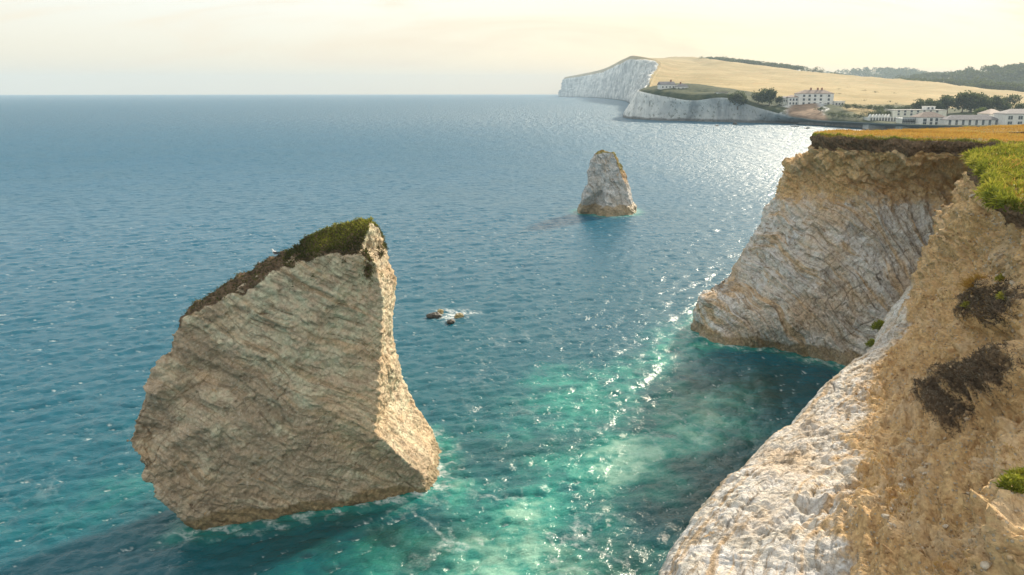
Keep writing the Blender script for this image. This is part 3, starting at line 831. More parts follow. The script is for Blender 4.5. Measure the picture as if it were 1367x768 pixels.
def small_stack():
    f = [(806, 204, 189), (818, 203, 190), (826, 222, 190), (835, 246, 190.5), (842, 270, 190), None, None, None, (778, 268, 187), (785, 250, 187.5), (787, 232, 188), (790, 216, 188.5), (797, 206, 188.5)]
    c = [aty(*p) if p else None for p in f]
    c[5] = atz(845, 287.5) + w(0, 0, -3); c[6] = atz(812, 290) + w(0, 0, -3); c[7] = atz(777, 284) + w(0, 0, -3)
    s = [p + w(0, 3.5, 0.1) for p in c]
    s[1] = aty(820, 206, 193.5); s[2] = aty(831, 224, 194); s[3] = aty(840, 247, 195); s[4] = aty(846, 272, 195)
    s[5] = atz(848, 285) + w(0, 1, -3)
    m = np.mean(s, axis=0)
    b = [m + (p - m) * [0.8, 1, 0.85] + w(0, 3.5, -.5) for p in s]
    for i in (5, 6, 7): b[i][2] = -3
    V, F = rings_mesh([c, s, b])
    P, Nv, Q = voxel(V, F, 0.16)
    P = smooth_np(P, Q, 2)
    q = P[:, 0] * 0.85 + P[:, 2] * 0.5 + 1.2 * fbm(P * 0.2, 2)
    d = 0.12 * (saw(q / 1.5) - .5) + 0.25 * fbm(P * 0.3, 2) + 0.26 * blocks(P * 0.6, 8)[0] + 0.16 * blocks(P * 1.5, 9)[0]
    ft = sstep(2.4, 0.8, P[:, 2])
    P = P + Nv * (d + ft * (0.7 + 0.5 * fbm(P * 0.4, 2)))[:, None]
    j = crack(q / 1.5 + 0.08, 0.05) * sstep(0, .3, fbm(P * .3, 2, off=4))
    right = sstep(0.1, 0.6, Nv[:, 0])
    brown = -0.3 + 1.1 * right * sstep(3, 9, P[:, 2])
    veg = right * sstep(4, 11, P[:, 2]) * 0.55 + 0.75 * sstep(0.3, 0.8, Nv[:, 2]) * sstep(10, 13, P[:, 2])
    soil = 0.7 * sstep(13.2, 14.6, P[:, 2] + fbm(P * 0.6, 2))
    wet = sstep(3.0, 1.2, P[:, 2] + 0.4 * fbm(P * .5, 2))
    me = mesh_np('rock', P, Q, dict(brown=brown, soil=soil, joint=j, veg=veg, wet=wet, bedq=q))
    mm = rock_material('far_stack_chalk', (0, R(15), 0), chalk=(0.66, 0.66, 0.65), warm=(0.50, 0.44, 0.36), grey=(0.30, 0.29, 0.27), bed=0.5, fine=0.6)
    WATERLINE.append(P)
    root = link('sea_stack', None, label='small pointed chalk sea stack standing alone far out in the glittering bay', cat='rock')
    link('rock', me, mm, parent=root)
WATERLINE = [CL.reshape(-1, 3), SP]
small_stack()
build_sea()

# ------------------------------------------------------------------ plants, grass and stones
def leaf_material(name, c1, c2, c3=None, rough=0.75):
    n = NT(name)
    t = n.attr('tone')
    c = n.mix(n.rng(t, 0.0, 0.7, smooth=False), c1, c2)
    if c3 is not None: c = n.mix(n.rng(t, 0.7, 1.0, smooth=False), c, c3)
    n.set(Base_Color=c, Roughness=rough, Specular_IOR_Level=0.2)
    tr = n.t.nodes.new('ShaderNodeBsdfTranslucent')
    n.put(tr.inputs['Color'], c)
    mx = n.t.nodes.new('ShaderNodeMixShader')
    mx.inputs[0].default_value = 0.3
    n.t.links.new(n.bsdf.outputs[0], mx.inputs[1]); n.t.links.new(tr.outputs[0], mx.inputs[2])
    n.t.links.new(mx.outputs[0], n.out.inputs['Surface'])
    return n.m
def blades(P, Nv, h, wd, lean=0.6, tone=None, r=rng):
    """bent blades or leaves, two triangles each, rooted at P"""
    n = len(P)
    h = h * r.uniform(0.6, 1.3, n); wd = wd * r.uniform(0.7, 1.2, n)
    rd = r.normal(size=(n, 3)); rd /= np.linalg.norm(rd, axis=1, keepdims=True)
    up = Nv * 0.5 + np.array([0, 0, 0.7]) + rd * lean
    up /= np.linalg.norm(up, axis=1, keepdims=True)
    sd = np.cross(up, r.normal(size=(n, 3))); sd /= np.linalg.norm(sd, axis=1, keepdims=True)
    bend = rd * 0.35 + np.array([0, 0, -0.12])
    A = P - sd * wd[:, None] * 0.35 - up * 0.02
    m1 = P + up * (h * 0.55)[:, None]
    B = m1 - sd * wd[:, None] * 0.5; D = m1 + sd * wd[:, None] * 0.5
    T = P + up * h[:, None] + bend * h[:, None]
    V = np.stack([A, B, T, D], 1).reshape(-1, 3)
    F = np.arange(n * 4).reshape(n, 4)
    tone = r.uniform(0, 1, n) if tone is None else np.clip(tone, 0, 1)
    return V, F, np.repeat(tone, 4)
def blade_obj(name, parts, mat, **k):
    V = np.concatenate([p[0] for p in parts]); t = np.concatenate([p[2] for p in parts])
    return link(name, mesh_np(name, V, np.arange(len(V)).reshape(-1, 4), dict(tone=t), smooth=False), mat, **k)

M_GREEN = leaf_material('clifftop_herbs', (0.10, 0.13, 0.020), (0.30, 0.32, 0.035), (0.50, 0.44, 0.08))
M_GOLD = leaf_material('dry_grass', (0.36, 0.21, 0.045), (0.60, 0.37, 0.09), (0.36, 0.35, 0.07))
M_SCRUB = leaf_material('dead_scrub', (0.055, 0.045, 0.034), (0.19, 0.15, 0.105), (0.36, 0.31, 0.23))
M_MOSS = leaf_material('stack_turf', (0.045, 0.050, 0.018), (0.17, 0.19, 0.030), (0.42, 0.40, 0.06))

GP = CL.reshape(-1, 3); GN = CLN.reshape(-1, 3); GL = CLEV.ravel(); GM = CMAT.ravel()
gpx, gpy = proj(GP)
# area each grid vertex stands for
_du = np.linalg.norm(np.gradient(CL, axis=0), axis=-1); _dv = np.linalg.norm(np.gradient(CL, axis=1), axis=-1)
GA = np.minimum((_du * _dv).ravel(), 1.5)
def pick(wt, n):
    wt = wt * GA
    i = rng.choice(len(GP), n, p=wt / wt.sum())
    return i, GP[i] + rng.normal(size=(n, 3)) * np.sqrt(GA[i])[:, None] * 0.5 * [1, 1, 0.05]
seen = (gpx > 1040) & (gpx < 1460) & (GP[:, 1] > 15)
# green herbs on the near clifftop and hanging over its edge
nearg = (GL < 2.45) & (GP[:, 1] < 72) & (GP[:, 1] > 30) & (GP[:, 0] < 50) & seen
dens = fbm(GP * 0.22, 3, off=3.3)
bare = sstep(0.15, 0.45, fbm(GP * 0.12, 3, off=8.1)) * (GL < 1.6)
i, p = pick(nearg * sstep(2.6, 1.9, GL) * (1 - 0.85 * bare) * (0.3 + sstep(1.0, 2.0, GL)), 46000)
lump = fbm(p * 0.9, 3, 0.6, off=2.7)
hh = np.clip(0.24 + 0.32 * lump, 0.08, 0.6)
blade_obj('grass', [blades(p, GN[i], hh, 0.07, 0.9, 0.42 + 0.45 * dens[i] + 0.35 * lump + rng.normal(size=len(i)) * 0.22)], M_GREEN, kind='stuff',
          label='yellow-green herbs and turf hanging over the near cliff edge', cat='grass')
# dry golden grass over the rest of the plateau
wt = ((GL < 2.0) & seen & (GP[:, 1] > 34)) * (0.25 + 1.0 * (GP[:, 1] > 70) + bare)
i, p = pick(wt, 60000)
blade_obj('dry_grass', [blades(p, GN[i], 0.30, 0.05, 0.5, 0.4 + 0.4 * fbm(p * 0.15, 3, off=1.0) + rng.normal(size=len(i)) * 0.2)], M_GOLD, kind='stuff',
          label='golden dry grass covering the clifftop plateau', cat='grass')
# green fringe along the headland's edge
wt = np.exp(-((GL - 1.9) / 0.16) ** 2) * (GP[:, 1] >= 60) * seen
i, p = pick(wt, 9000)
blade_obj('edge_grass', [blades(p, GN[i], 0.16, 0.07, 0.9, 0.6 + 0.3 * fbm(p * 0.3, 3) + rng.normal(size=len(i)) * 0.2)], M_GREEN, kind='stuff',
          label='green grass fringe along the headland edge above the dark soil band', cat='grass')
# dead scrub mats
i, p = pick(sstep(0.18, 0.60, GM + 0.28 * fbm(GP * 0.8, 3, off=2.0)) * seen, 32000)
blade_obj('dead_scrub', [blades(p, GN[i], 0.13, 0.028, 1.5, 0.45 + 0.35 * fbm(p * 0.9, 2) + rng.normal(size=len(i)) * 0.3)], M_SCRUB, kind='stuff',
          label='dark mats of dead scrub clinging to the brown earth slope', cat='scrub')
# sparse dry wisps on the earth slope
slope = (GL > 3.1) & (GL < 7.2) & seen & (GP[:, 1] < 72)
i, p = pick(slope * sstep(0.25, 0.6, fbm(GP * 0.35, 3, off=6.3)), 9000)
blade_obj('slope_grass', [blades(p, GN[i], 0.13, 0.02, 0.9, 0.3 + rng.normal(size=len(i)) * 0.3)], M_GOLD, kind='stuff',
          label='thin dry wisps of grass on the brown earth slope', cat='grass')
# turf on the big stack
wt = np.clip(SVEG, 0, 1) ** 2
i = rng.choice(len(SP), 24000, p=wt / wt.sum())
spx, spy = proj(SP[i])
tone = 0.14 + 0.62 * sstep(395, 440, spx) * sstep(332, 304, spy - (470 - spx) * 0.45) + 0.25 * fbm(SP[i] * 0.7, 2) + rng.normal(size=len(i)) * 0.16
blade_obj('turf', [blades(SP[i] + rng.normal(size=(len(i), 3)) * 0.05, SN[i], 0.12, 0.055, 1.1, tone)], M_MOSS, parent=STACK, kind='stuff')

# stones
def stone_mesh(seed, sub=1, flat=0.7):
    bm = bmesh.new()
    bmesh.ops.create_icosphere(bm, subdivisions=sub, radius=0.5)
    r = random.Random(seed)
    sx, sy = r.uniform(0.8, 1.3), r.uniform(0.6, 1.0)
    for v in bm.verts:
        k = 1 + 0.75 * mnoise.noise(v.co * 2.6 + Vector((seed * 7.1, 0, 0)))
        k = min(k, 0.62 / max(abs(v.co.x + v.co.y * 0.4), abs(v.co.y - v.co.z * 0.5), 0.35))   # broken flat sides
        v.co = Vector((v.co.x * sx * k, v.co.y * sy * k, v.co.z * flat * k))
    me = bpy.data.meshes.new('stone'); bm.to_mesh(me); bm.free()
    return me
def stone_mat(name, a, b):
    n = NT(name); p = n.pos()
    c = n.mix(n.rng(n.noise(p, 4, 5, 0.65), 0.35, 0.65), a, b)
    return n.set(Base_Color=c, Roughness=0.9, Normal=n.bump(n.noise(p, 9, 6, 0.7), 0.7, 0.1))
M_STONE = stone_mat('chalk_lump', (0.44, 0.35, 0.24), (0.66, 0.58, 0.47))
M_EARTHLUMP = stone_mat('earth_lump', (0.36, 0.22, 0.10), (0.58, 0.42, 0.25))
def rubble(name, idx, pts, smin, smax, mat, seed, **k):
    base = [stone_mesh(seed + q, 1, 0.75) for q in range(4)]
    Vs, Fs, off = [], [], 0
    tmpl = []
    for m in base:
        v = np.empty(len(m.vertices) * 3, np.float32); m.vertices.foreach_get('co', v)
        f = np.empty(len(m.polygons) * 3, np.int32); m.loops.foreach_get('vertex_index', f)
        tmpl.append((v.reshape(-1, 3), f.reshape(-1, 3)))
        bpy.data.meshes.remove(m)
    for c in range(len(pts)):
        v, f = tmpl[c % 4]
        a = rng.uniform(0, 6.28); sz = smin * (smax / smin) ** (rng.uniform() ** 2.2)
        ca, sa = math.cos(a), math.sin(a)
        q = np.stack([v[:, 0] * ca - v[:, 1] * sa, v[:, 0] * sa + v[:, 1] * ca, v[:, 2]], 1) * sz
        Vs.append(q + pts[c]); Fs.append(f + off); off += len(v)
    return link(name, mesh_np(name, np.concatenate(Vs), np.concatenate(Fs), smooth=False), mat, **k)
wt = slope * (0.15 + sstep(0.1, 0.6, fbm(GP * 0.3, 3, off=4.2)) + 2.5 * np.exp(-((gpx - 1335) / 40) ** 2 - ((gpy - 330) / 45) ** 2)) * (GM < 0.3)
i, p = pick(wt, 2600)
rubble('chalk_rubble', i, p, 0.05, 0.26, M_STONE, 30, kind='stuff', label='small pale chalk fragments strewn over the brown slope', cat='rubble')
i, p = pick(slope * 1.0, 3000)
rubble('earth_clods', i, p, 0.05, 0.30, M_EARTHLUMP, 40, kind='stuff', label='crumbled brown clods lying on the earth slope', cat='rubble')

def nearest(px, py, ymax=80):
    m = (GP[:, 1] < ymax) & (GL > 2.2)
    d2 = (gpx - px) ** 2 + (gpy - py) ** 2
    d2 = np.where(m, d2, 1e9)
    c = np.argsort(d2)[:6]
    return c[np.argmin(GP[c, 1])]
BIG = [(1277, 478 - 40), (1318, 356), (1331, 368), (1352, 378), (1300, 262), (1248, 612), (1290, 560), (1232, 632), (1203, 646), (1316, 755), (1346, 642), (1330, 300),
       (1345, 318), (1318, 330), (1352, 338), (1336, 342), (1213, 588), (1262, 700), (1182, 690), (1175, 560), (1360, 420), (1235, 330), (1298, 286), (1310, 310)]
for q, (px, py) in enumerate(BIG):
    j = nearest(px, py)
    o = link('chalk_stone', stone_mesh(100 + q, 2, 0.55), M_STONE, label='loose pale chalk stone lying on the brown earth slope', cat='stone', group='loose chalk stones on the slope', loc=GP[j] + np.array([0, 0, 0.0]))
    sz = random.uniform(0.20, 0.42) * (0.7 + GP[j, 1] / 100)
    o.scale = (sz, sz, sz); o.rotation_euler = (random.uniform(-.4, .4), random.uniform(-.4, .4), random.uniform(0, 6.3))

# small plants rooted on the slope
def plant(px, py, rad, label, tone, mat=None, n=900, tall=1.0, blade=(0.5, 0.06)):
    j = nearest(px, py)
    c = GP[j] - GN[j] * 0.03
    root = link('cliff_plant', None, label=label, cat='plant', loc=c)
    d = rng.normal(size=(n, 3)); d /= np.linalg.norm(d, axis=1, keepdims=True)
    d[:, 2] = np.abs(d[:, 2]) * tall - 0.15
    rr = rad * rng.uniform(0.35, 1, n) ** 0.6
    k = 1 + 0.35 * fbm(d * 1.8, 2, off=px * 0.1)
    P = d * (rr * k)[:, None]
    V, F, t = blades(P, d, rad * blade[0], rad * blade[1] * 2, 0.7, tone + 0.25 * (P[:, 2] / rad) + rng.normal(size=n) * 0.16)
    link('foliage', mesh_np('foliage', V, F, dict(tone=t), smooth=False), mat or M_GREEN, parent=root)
    bm = bmesh.new()
    for q in range(5):
        a = q * 1.26 + px
        e = Vector((math.cos(a) * rad * 0.5, math.sin(a) * rad * 0.5, rad * 0.55 * tall))
        m = Matrix.Translation(e / 2) @ e.to_track_quat('Z', 'Y').to_matrix().to_4x4()
        bmesh.ops.create_cone(bm, segments=5, radius1=rad * 0.06, radius2=rad * 0.02, depth=e.length, matrix=m)
    me = bpy.data.meshes.new('stem'); bm.to_mesh(me); bm.free()
    link('stem', me, M_STEM, parent=root)
M_STEM = simple('stem_bark', (0.14, 0.095, 0.055), 0.9, 0.3, 8)
plant(1174, 437, 0.62, 'round green plant rooted on the white chalk brink', 0.30)
plant(1164, 461, 0.45, 'smaller green plant on the white chalk brink, just below a rounder one', 0.36, n=600)
plant(1334, 686, 0.36, 'compact dark green bush alone on the orange earth slope', 0.15, n=800)
plant(1352, 650, 0.34, 'green bush on the orange earth slope beside a larger yellow-green one', 0.35, n=700)
plant(1366, 648, 0.50, 'largest yellow-green bush in the clump on the orange earth slope', 0.55, n=1100)
plant(1306, 386, 0.60, 'tuft of orange dry grass at the rim of the dark scrub mat', 0.35, M_GOLD, 900, 0.9, (0.8, 0.03))
plant(1293, 410, 0.30, 'small lime-green plant at the lower rim of the dark scrub mat', 0.75, n=400)
plant(1341, 398, 0.30, 'small bright lime sprig in the middle of the dark scrub mat', 0.85, n=350)
plant(1336, 374, 0.28, 'small green sprig beside the orange grass tuft on the scrub mat', 0.7, n=300)

# ------------------------------------------------------------------ rocks awash off the big stack, and out in the bay
def wet_rock(px, py, dims, seed, label, tones, yaw=0.0, sink=0.25):
    c = atz(px, py)
    bm = bmesh.new()
    bmesh.ops.create_icosphere(bm, subdivisions=4, radius=0.5)
    me = bpy.data.meshes.new('sea_rock'); bm.to_mesh(me); bm.free()
    v = np.empty(len(me.vertices) * 3, np.float32); me.vertices.foreach_get('co', v); v = v.reshape(-1, 3)
    k = 1 + 0.35 * fbm(v * 2.0 + seed * 3.7, 3, 0.55) + 0.12 * blocks(v * 3.5 + seed, 11)[0]
    v = v * k[:, None] * np.array(dims)
    v[:, 2] += dims[2] * sink * 0.5
    me.vertices.foreach_set('co', v.astype(np.float32).ravel()); me.update()
    m = stone_mat('wet_rock', *tones)
    m.node_tree.nodes['Principled BSDF'].inputs['Roughness'].default_value = 0.5
    o = link('sea_rock', me, m, label=label, cat='rock', group='low rocks awash in the sea', loc=c)
    o.rotation_euler = (0, 0, yaw)
DK = ((0.03, 0.026, 0.02), (0.10, 0.085, 0.06)); YL = ((0.22, 0.16, 0.06), (0.45, 0.36, 0.17))
wet_rock(579, 424, (1.9, 1.2, 0.9), 1, 'long dark rock awash in white foam beyond the big stack', DK, 0.2)
wet_rock(588, 419, (1.0, 0.9, 0.9), 2, 'yellowish rock hump behind the long dark rock in the foam', YL, 0.9)
wet_rock(602, 431, (0.95, 0.9, 0.75), 3, 'small round black rock at the near side of the foam patch', DK)
wet_rock(613, 424, (1.3, 0.9, 0.9), 4, 'yellow weed-covered rock beside the small black rock in the foam', YL, 0.5)
wet_rock(981, 166.5, (4.6, 3.2, 3.0), 5, 'dark rock poking out of the bay below the pale far cliff', DK)
wet_rock(957, 168.5, (3.0, 2.0, 1.4), 6, 'tiny low rock in the bay beside a larger dark one', DK)

# ------------------------------------------------------------------ gull on the stack
def gull(px, py):
    sx, sy = proj(SP)
    j = np.argmin((sx - px) ** 2 + (sy - py) ** 2 + (SP[:, 1] > 56) * 1e6)
    base = SP[j] + np.array([0, 0, 0.0])
    root = link('gull', None, label='black-backed gull standing on the turf edge of the big stack', cat='bird', loc=base)
    root.rotation_euler = (0, 0, R(150)); root.scale = (1.15, 1.15, 1.15)
    white = simple('gull_white', (0.78, 0.78, 0.76), 0.8, 0.08, 20); black = simple('gull_black', (0.025, 0.026, 0.03), 0.7, 0.3, 20)
    yel = simple('gull_yellow', (0.70, 0.45, 0.06), 0.6, 0.1, 30); pink = simple('gull_leg', (0.55, 0.33, 0.28), 0.7, 0.1, 30)
    # spine of the bird from tail to crown, radius at each point: one continuous body
    sp = [(-0.30, 0, 0.20, .012), (-0.22, 0, 0.215, .045), (-0.12, 0, 0.225, .082), (0.0, 0, 0.235, .105), (0.09, 0, 0.255, .098), (0.15, 0, 0.30, .068), (0.175, 0, 0.355, .05), (0.195, 0, 0.395, .053), (0.225, 0, 0.41, .042), (0.25, 0, 0.405, .018)]
    V, F, n = [], [], 14
    for k, (x, y, z, r) in enumerate(sp):
        a = Vector(sp[min(k + 1, len(sp) - 1)][:3]) - Vector(sp[max(k - 1, 0)][:3])
        q = a.to_track_quat('X', 'Z')
        for i in range(n):
            t = 2 * math.pi * i / n
            V.append(tuple(Vector((x, y, z)) + q @ Vector((0, math.cos(t) * r * 0.92, math.sin(t) * r))))
    for k in range(len(sp) - 1):
        for i in range(n):
            F.append((k * n + i, k * n + (i + 1) % n, (k + 1) * n + (i + 1) % n, (k + 1) * n + i))
    F += [tuple(range(n))[::-1], tuple(range((len(sp) - 1) * n, len(sp) * n))]
    me = bpy.data.meshes.new('body'); me.from_pydata(V, [], F); me.update()
    for p in me.polygons: p.use_smooth = True
    link('body', me, white, parent=root)
    for sgn in (-1, 1):
        pts = [(0.10, .075, .29), (0.02, .11, .285), (-.10, .105, .265), (-.22, .06, .24), (-.42, .02, .205), (-.20, .075, .20), (-.06, .108, .205), (0.06, .10, .225)]
        V = [(x, y * sgn, z) for x, y, z in pts] + [(x, (y - .012) * sgn, z) for x, y, z in pts] + [(-.1, .012 * sgn, .318), (0.03, .01 * sgn, .338), (-.25, .008 * sgn, .27)]
        F = [(0, 1, 7), (1, 6, 7), (1, 2, 6), (2, 5, 6), (2, 3, 5), (3, 4, 5), (0, 1, 17), (1, 2, 16), (1, 16, 17), (2, 3, 18), (2, 18, 16), (3, 4, 18)]
        me = bpy.data.meshes.new('wing'); me.from_pydata(V, [], F); me.update()
        link('wing', me, black, parent=root)
        bm = bmesh.new()
        bmesh.ops.create_cone(bm, segments=6, radius1=.008, radius2=.011, depth=.17, matrix=Matrix.Translation((0.0, .045 * sgn, .085)))
        bmesh.ops.create_cone(bm, segments=3, radius1=.045, radius2=.01, depth=.012, matrix=Matrix.Translation((0.02, .045 * sgn, .006)))
        me = bpy.data.meshes.new('leg'); bm.to_mesh(me); bm.free(); link('leg', me, pink, parent=root)
        bm = bmesh.new(); bmesh.ops.create_icosphere(bm, subdivisions=1, radius=.008, matrix=Matrix.Translation((.215, .04 * sgn, .418)))
        me = bpy.data.meshes.new('eye'); bm.to_mesh(me); bm.free(); link('eye', me, black, parent=root)
    bm = bmesh.new(); bmesh.ops.create_cone(bm, segments=8, radius1=.018, radius2=.004, depth=.085, matrix=Matrix.Translation((.285, 0, .395)) @ Matrix.Rotation(R(97), 4, 'Y'))
    me = bpy.data.meshes.new('beak'); bm.to_mesh(me); bm.free(); link('beak', me, yel, parent=root)
    bm = bmesh.new(); bmesh.ops.create_cube(bm, size=1, matrix=Matrix.Translation((-.33, 0, .20)) @ Matrix.Diagonal((.14, .07, .012, 1)))
    me = bpy.data.meshes.new('tail'); bm.to_mesh(me); bm.free(); link('tail', me, white, parent=root)
gull(368, 343)

# ------------------------------------------------------------------ the far coast: down, pale cliffs, bay
def coast():
    st = []
    def add(base, top, rows, kinds, bulge=0.0):
        """kinds: green amount and gold amount for top and every row"""
        under = base.copy(); under[2] = -5
        mid = base * 0.55 + top * 0.45 + np.array([bulge, 0, 0]); mid[2] = top[2] * 0.5
        L = [under, base, mid, top] + rows
        beh = rows[-1] + (rows[-1] - rows[-2]) * 0.6; beh[2] = rows[-1][2] - 45
        L.append(beh)
        K = [(0, 0), (0, 0), (0, 0)] + list(kinds) + [kinds[-1]]
        st.append([np.concatenate([p, k]) for p, k in zip(L, K)])
    G, D, S, W = (0, 1), (1, 0), (.8, .2), (0, 0)
    def T(b, t, rows, k=(G, G, G, G, G, G)):
        add(atz(*b), aty(*t), [aty(*r) for r in rows], k)
    T((747, 129), (753, 105, 5100), [(757, 105.5, 5300), (762, 106.5, 5500), (768, 108, 5700), (775, 110, 5900), (782, 113, 6100)])
    T((790, 130.5), (800, 97, 4250), [(805, 97.5, 4400), (812, 98.5, 4600), (822, 100.5, 4800), (832, 102, 5000), (842, 104, 5200)])
    T((816, 132.5), (829, 84.5, 3350), [(834, 84.8, 3500), (842, 85.6, 3700), (852, 87, 3900), (862, 88, 4100), (872, 90, 4300)])
    T((840, 136), (849, 78, 2480), [(854, 77.6, 2560), (862, 77.9, 2700), (872, 78.4, 2850), (884, 79, 3000), (896, 79.6, 3150)])
    T((848, 141), (880, 84.5, 1900), [(884, 83.5, 1960), (892, 82, 2100), (902, 80.6, 2300), (915, 79.4, 2500), (930, 79.6, 2700)])
    T((846, 147), (871, 103, 1400), [(876, 102, 1430), (892, 98, 1570), (912, 92, 1800), (934, 86, 2100), (950, 82, 2400)])
    T((843, 153), (864, 117.5, 1050), [(870, 116.5, 1070), (900, 112, 1220), (930, 104, 1450), (962, 93.5, 1800), (985, 86.5, 2200)], (S, G, G, G, G, G))
    KU = (D, D, G, G, G, G)
    T((836.5, 158), (858, 121.5, 872), [(870, 117.5, 890), (930, 114, 1080), (962, 107, 1350), (1002, 98, 1750), (1022, 91, 2200)], KU)
    T((877, 161), (891, 128, 818), [(900, 119.2, 845), (950, 116, 1020), (985, 110, 1280), (1030, 102, 1650), (1060, 96, 2100)], KU)
    T((926, 162), (926, 133, 800), [(934, 121.5, 825), (975, 120, 960), (1015, 114, 1200), (1060, 106, 1580), (1092, 100, 2000)], KU)
    T((968, 163.2), (968, 129.5, 780), [(980, 125.5, 800), (1010, 123, 920), (1050, 117, 1150), (1100, 109, 1520), (1132, 103.5, 1900)], KU)
    T((1000, 164), (1012, 143, 760), [(1022, 137, 778), (1050, 130, 870), (1090, 121, 1080), (1140, 113, 1420), (1172, 107, 1800)], (S, S, G, G, G, G))
    E = (.45, -.35)
    T((1072, 165.5), (1072, 159, 713), [(1077, 140.6, 752), (1100, 134, 860), (1130, 125, 1030), (1180, 117, 1380), (1215, 110.5, 1700)], (E, E, (.3, .7), G, G, G))
    T((1130, 169), (1130, 163.5, 657), [(1135, 148, 705), (1150, 141, 790), (1180, 131, 960), (1230, 121, 1260), (1262, 115, 1600)], (D, (.6, .55), (.6, .5), G, G, G))
    T((1200, 173.5), (1200, 166.4, 598), [(1205, 164, 630), (1222, 150, 720), (1240, 138, 870), (1285, 127, 1180), (1310, 122.5, 1500)], (D, (.5, .4), D, G, G, G))
    T((1290, 178), (1290, 169.6, 552), [(1310, 167, 592), (1322, 152, 690), (1340, 141, 850), (1380, 133, 1180), (1400, 130, 1500)], (D, (.5, .4), D, G, G, G))
    T((1450, 185), (1450, 176, 510), [(1460, 171, 550), (1480, 154, 650), (1500, 142, 840), (1540, 135, 1150), (1560, 132, 1500)], (D, (.5, .4), D, G, G, G))
    T((1700, 190), (1700, 181, 490), [(1720, 176, 530), (1740, 155, 640), (1760, 142, 840), (1800, 135, 1150), (1820, 132, 1500)], (D, (.5, .4), D, G, G, G))
    nu = [34, 34, 40, 40, 34, 30, 30, 44, 44, 44, 40, 50, 40, 40, 40, 30, 16]
    nv = [3, 26, 26, 16, 16, 16, 16, 12, 5]
    Gd = loft(st, nu, nv)
    NU, NV = Gd.shape[:2]
    X = Gd[..., :3]; N = grid_normals(X)
    if N[NU // 2, -20, 2] < 0: N = -N
    P = X.reshape(-1, 3); Nf = N.reshape(-1, 3)
    green, gold = Gd[..., 3].ravel(), Gd[..., 4].ravel()
    lv = np.concatenate([np.linspace(j, j + 1, nv[j], endpoint=False) for j in range(9)] + [[9]])
    lev = np.tile(lv, NU)
    cl = sstep(0.6, 1.2, lev) * (1 - sstep(2.75, 3.05, lev))
    sc = np.clip((P[:, 1] - 700) / 900, 0.10, 1.6)
    q = np.stack([P[:, 0] / 26, P[:, 1] / 60, P[:, 2] / 90], 1)
    q2 = np.stack([P[:, 0] / 7, P[:, 1] / 16, P[:, 2] / 22], 1)
    d = cl * sc * (5 * ridged(q, 3, 0.5) + 4 * fbm(q * 0.5, 2)) + cl * (0.5 * fbm(q2, 3, 0.6) + 0.22 * blocks(P / 6.0, 12)[0])
    d += (1 - cl) * sstep(3.2, 4.2, lev) * (1.6 * fbm(P / 55, 3, 0.55) + 0.5 * fbm(P / 14, 3, 0.6))
    wl = sstep(1055, 1080, proj(P)[0]) * (lev < 4.2)
    P = P + Nf * (d * (1 - wl))[:, None]
    me = mesh_np('down', P, grid_faces(NU, NV), dict(green=green * (lev > 2.9), gold=gold * (lev > 2.9), wall=sstep(1055, 1080, proj(P)[0]) * (lev < 3.1)))
    n = NT('far_coast'); p = n.pos()
    gr, go = n.attr('green'), n.attr('gold')
    vert = n.noise(n.map(p, (0.045, 0.02, 0.012), (0, R(-22), 0)), 1.0, 6, 0.68, 0.5)
    c = n.mix(n.rng(vert, 0.35, 0.65), (0.34, 0.36, 0.37), (0.82, 0.82, 0.78))
    c = n.mix(n.rng(n.noise(p, 0.09, 6, 0.7), 0.60, 0.68, 0, 0.6), c, (0.12, 0.13, 0.10))
    c = n.mix(n.rng(n.noise(p, 0.25, 6, 0.72), 0.55, 0.62, 0, 0.75), c, (0.15, 0.16, 0.13))
    sz = n.t.nodes.new('ShaderNodeSeparateXYZ'); n.put(sz.inputs[0], p)
    c = n.mix(n.math('MULTIPLY', n.rng(n.math('ADD', sz.outputs['Z'], n.math('MULTIPLY', n.noise(p, 0.08, 4), 4)), 3.5, 5.5, 1, 0), 0.75), c, (0.075, 0.07, 0.06))
    hill = n.mix(n.rng(n.noise(p, 0.012, 7, 0.66), 0.35, 0.68), (0.30, 0.225, 0.095), (0.43, 0.33, 0.165))
    hill = n.mix(n.rng(n.noise(p, 0.03, 6, 0.7), 0.48, 0.68, 0, 0.7), hill, (0.27, 0.24, 0.11))
    hill = n.mix(n.rng(n.noise(p, 0.022, 5, 0.7, 0.8), 0.56, 0.70, 0, 0.5), hill, (0.50, 0.27, 0.12))
    hill = n.mix(n.rng(n.noise(p, 0.11, 3, 0.6), 0.66, 0.74, 0, 0.75), hill, (0.13, 0.12, 0.06))
    gg = n.mix(n.rng(n.noise(p, 0.10, 6, 0.7), 0.35, 0.66), (0.028, 0.045, 0.022), (0.085, 0.095, 0.045))
    earth = n.mix(n.rng(n.noise(p, 0.12, 6, 0.7), 0.35, 0.65), (0.16, 0.11, 0.075), (0.34, 0.235, 0.16))
    j = n.math('MULTIPLY', n.math('SUBTRACT', n.noise(p, 0.06, 7, 0.7), 0.5), 1.2)
    c = n.mix(n.rng(n.math('ADD', n.math('ADD', gr, go), j), 0.38, 0.55), c, gg)
    c = n.mix(n.rng(n.math('ADD', go, n.math('MULTIPLY', j, 0.5)), 0.4, 0.6), c, hill)
    c = n.mix(n.rng(go, -0.12, -0.28), c, earth)
    c = n.mix(n.attr('wall'), c, n.mix(n.noise(p, 0.3, 5, 0.7), (0.28, 0.27, 0.25), (0.45, 0.43, 0.40)))
    h = n.math('ADD', n.noise(p, 0.15, 6, 0.7), n.math('MULTIPLY', n.noise(p, 0.6, 4, 0.7), 0.3))
    m = n.set(Base_Color=c, Roughness=0.95, Specular_IOR_Level=0.1, Normal=n.bump(h, 0.5, 1.2))
    link('down', me, m, kind='structure')
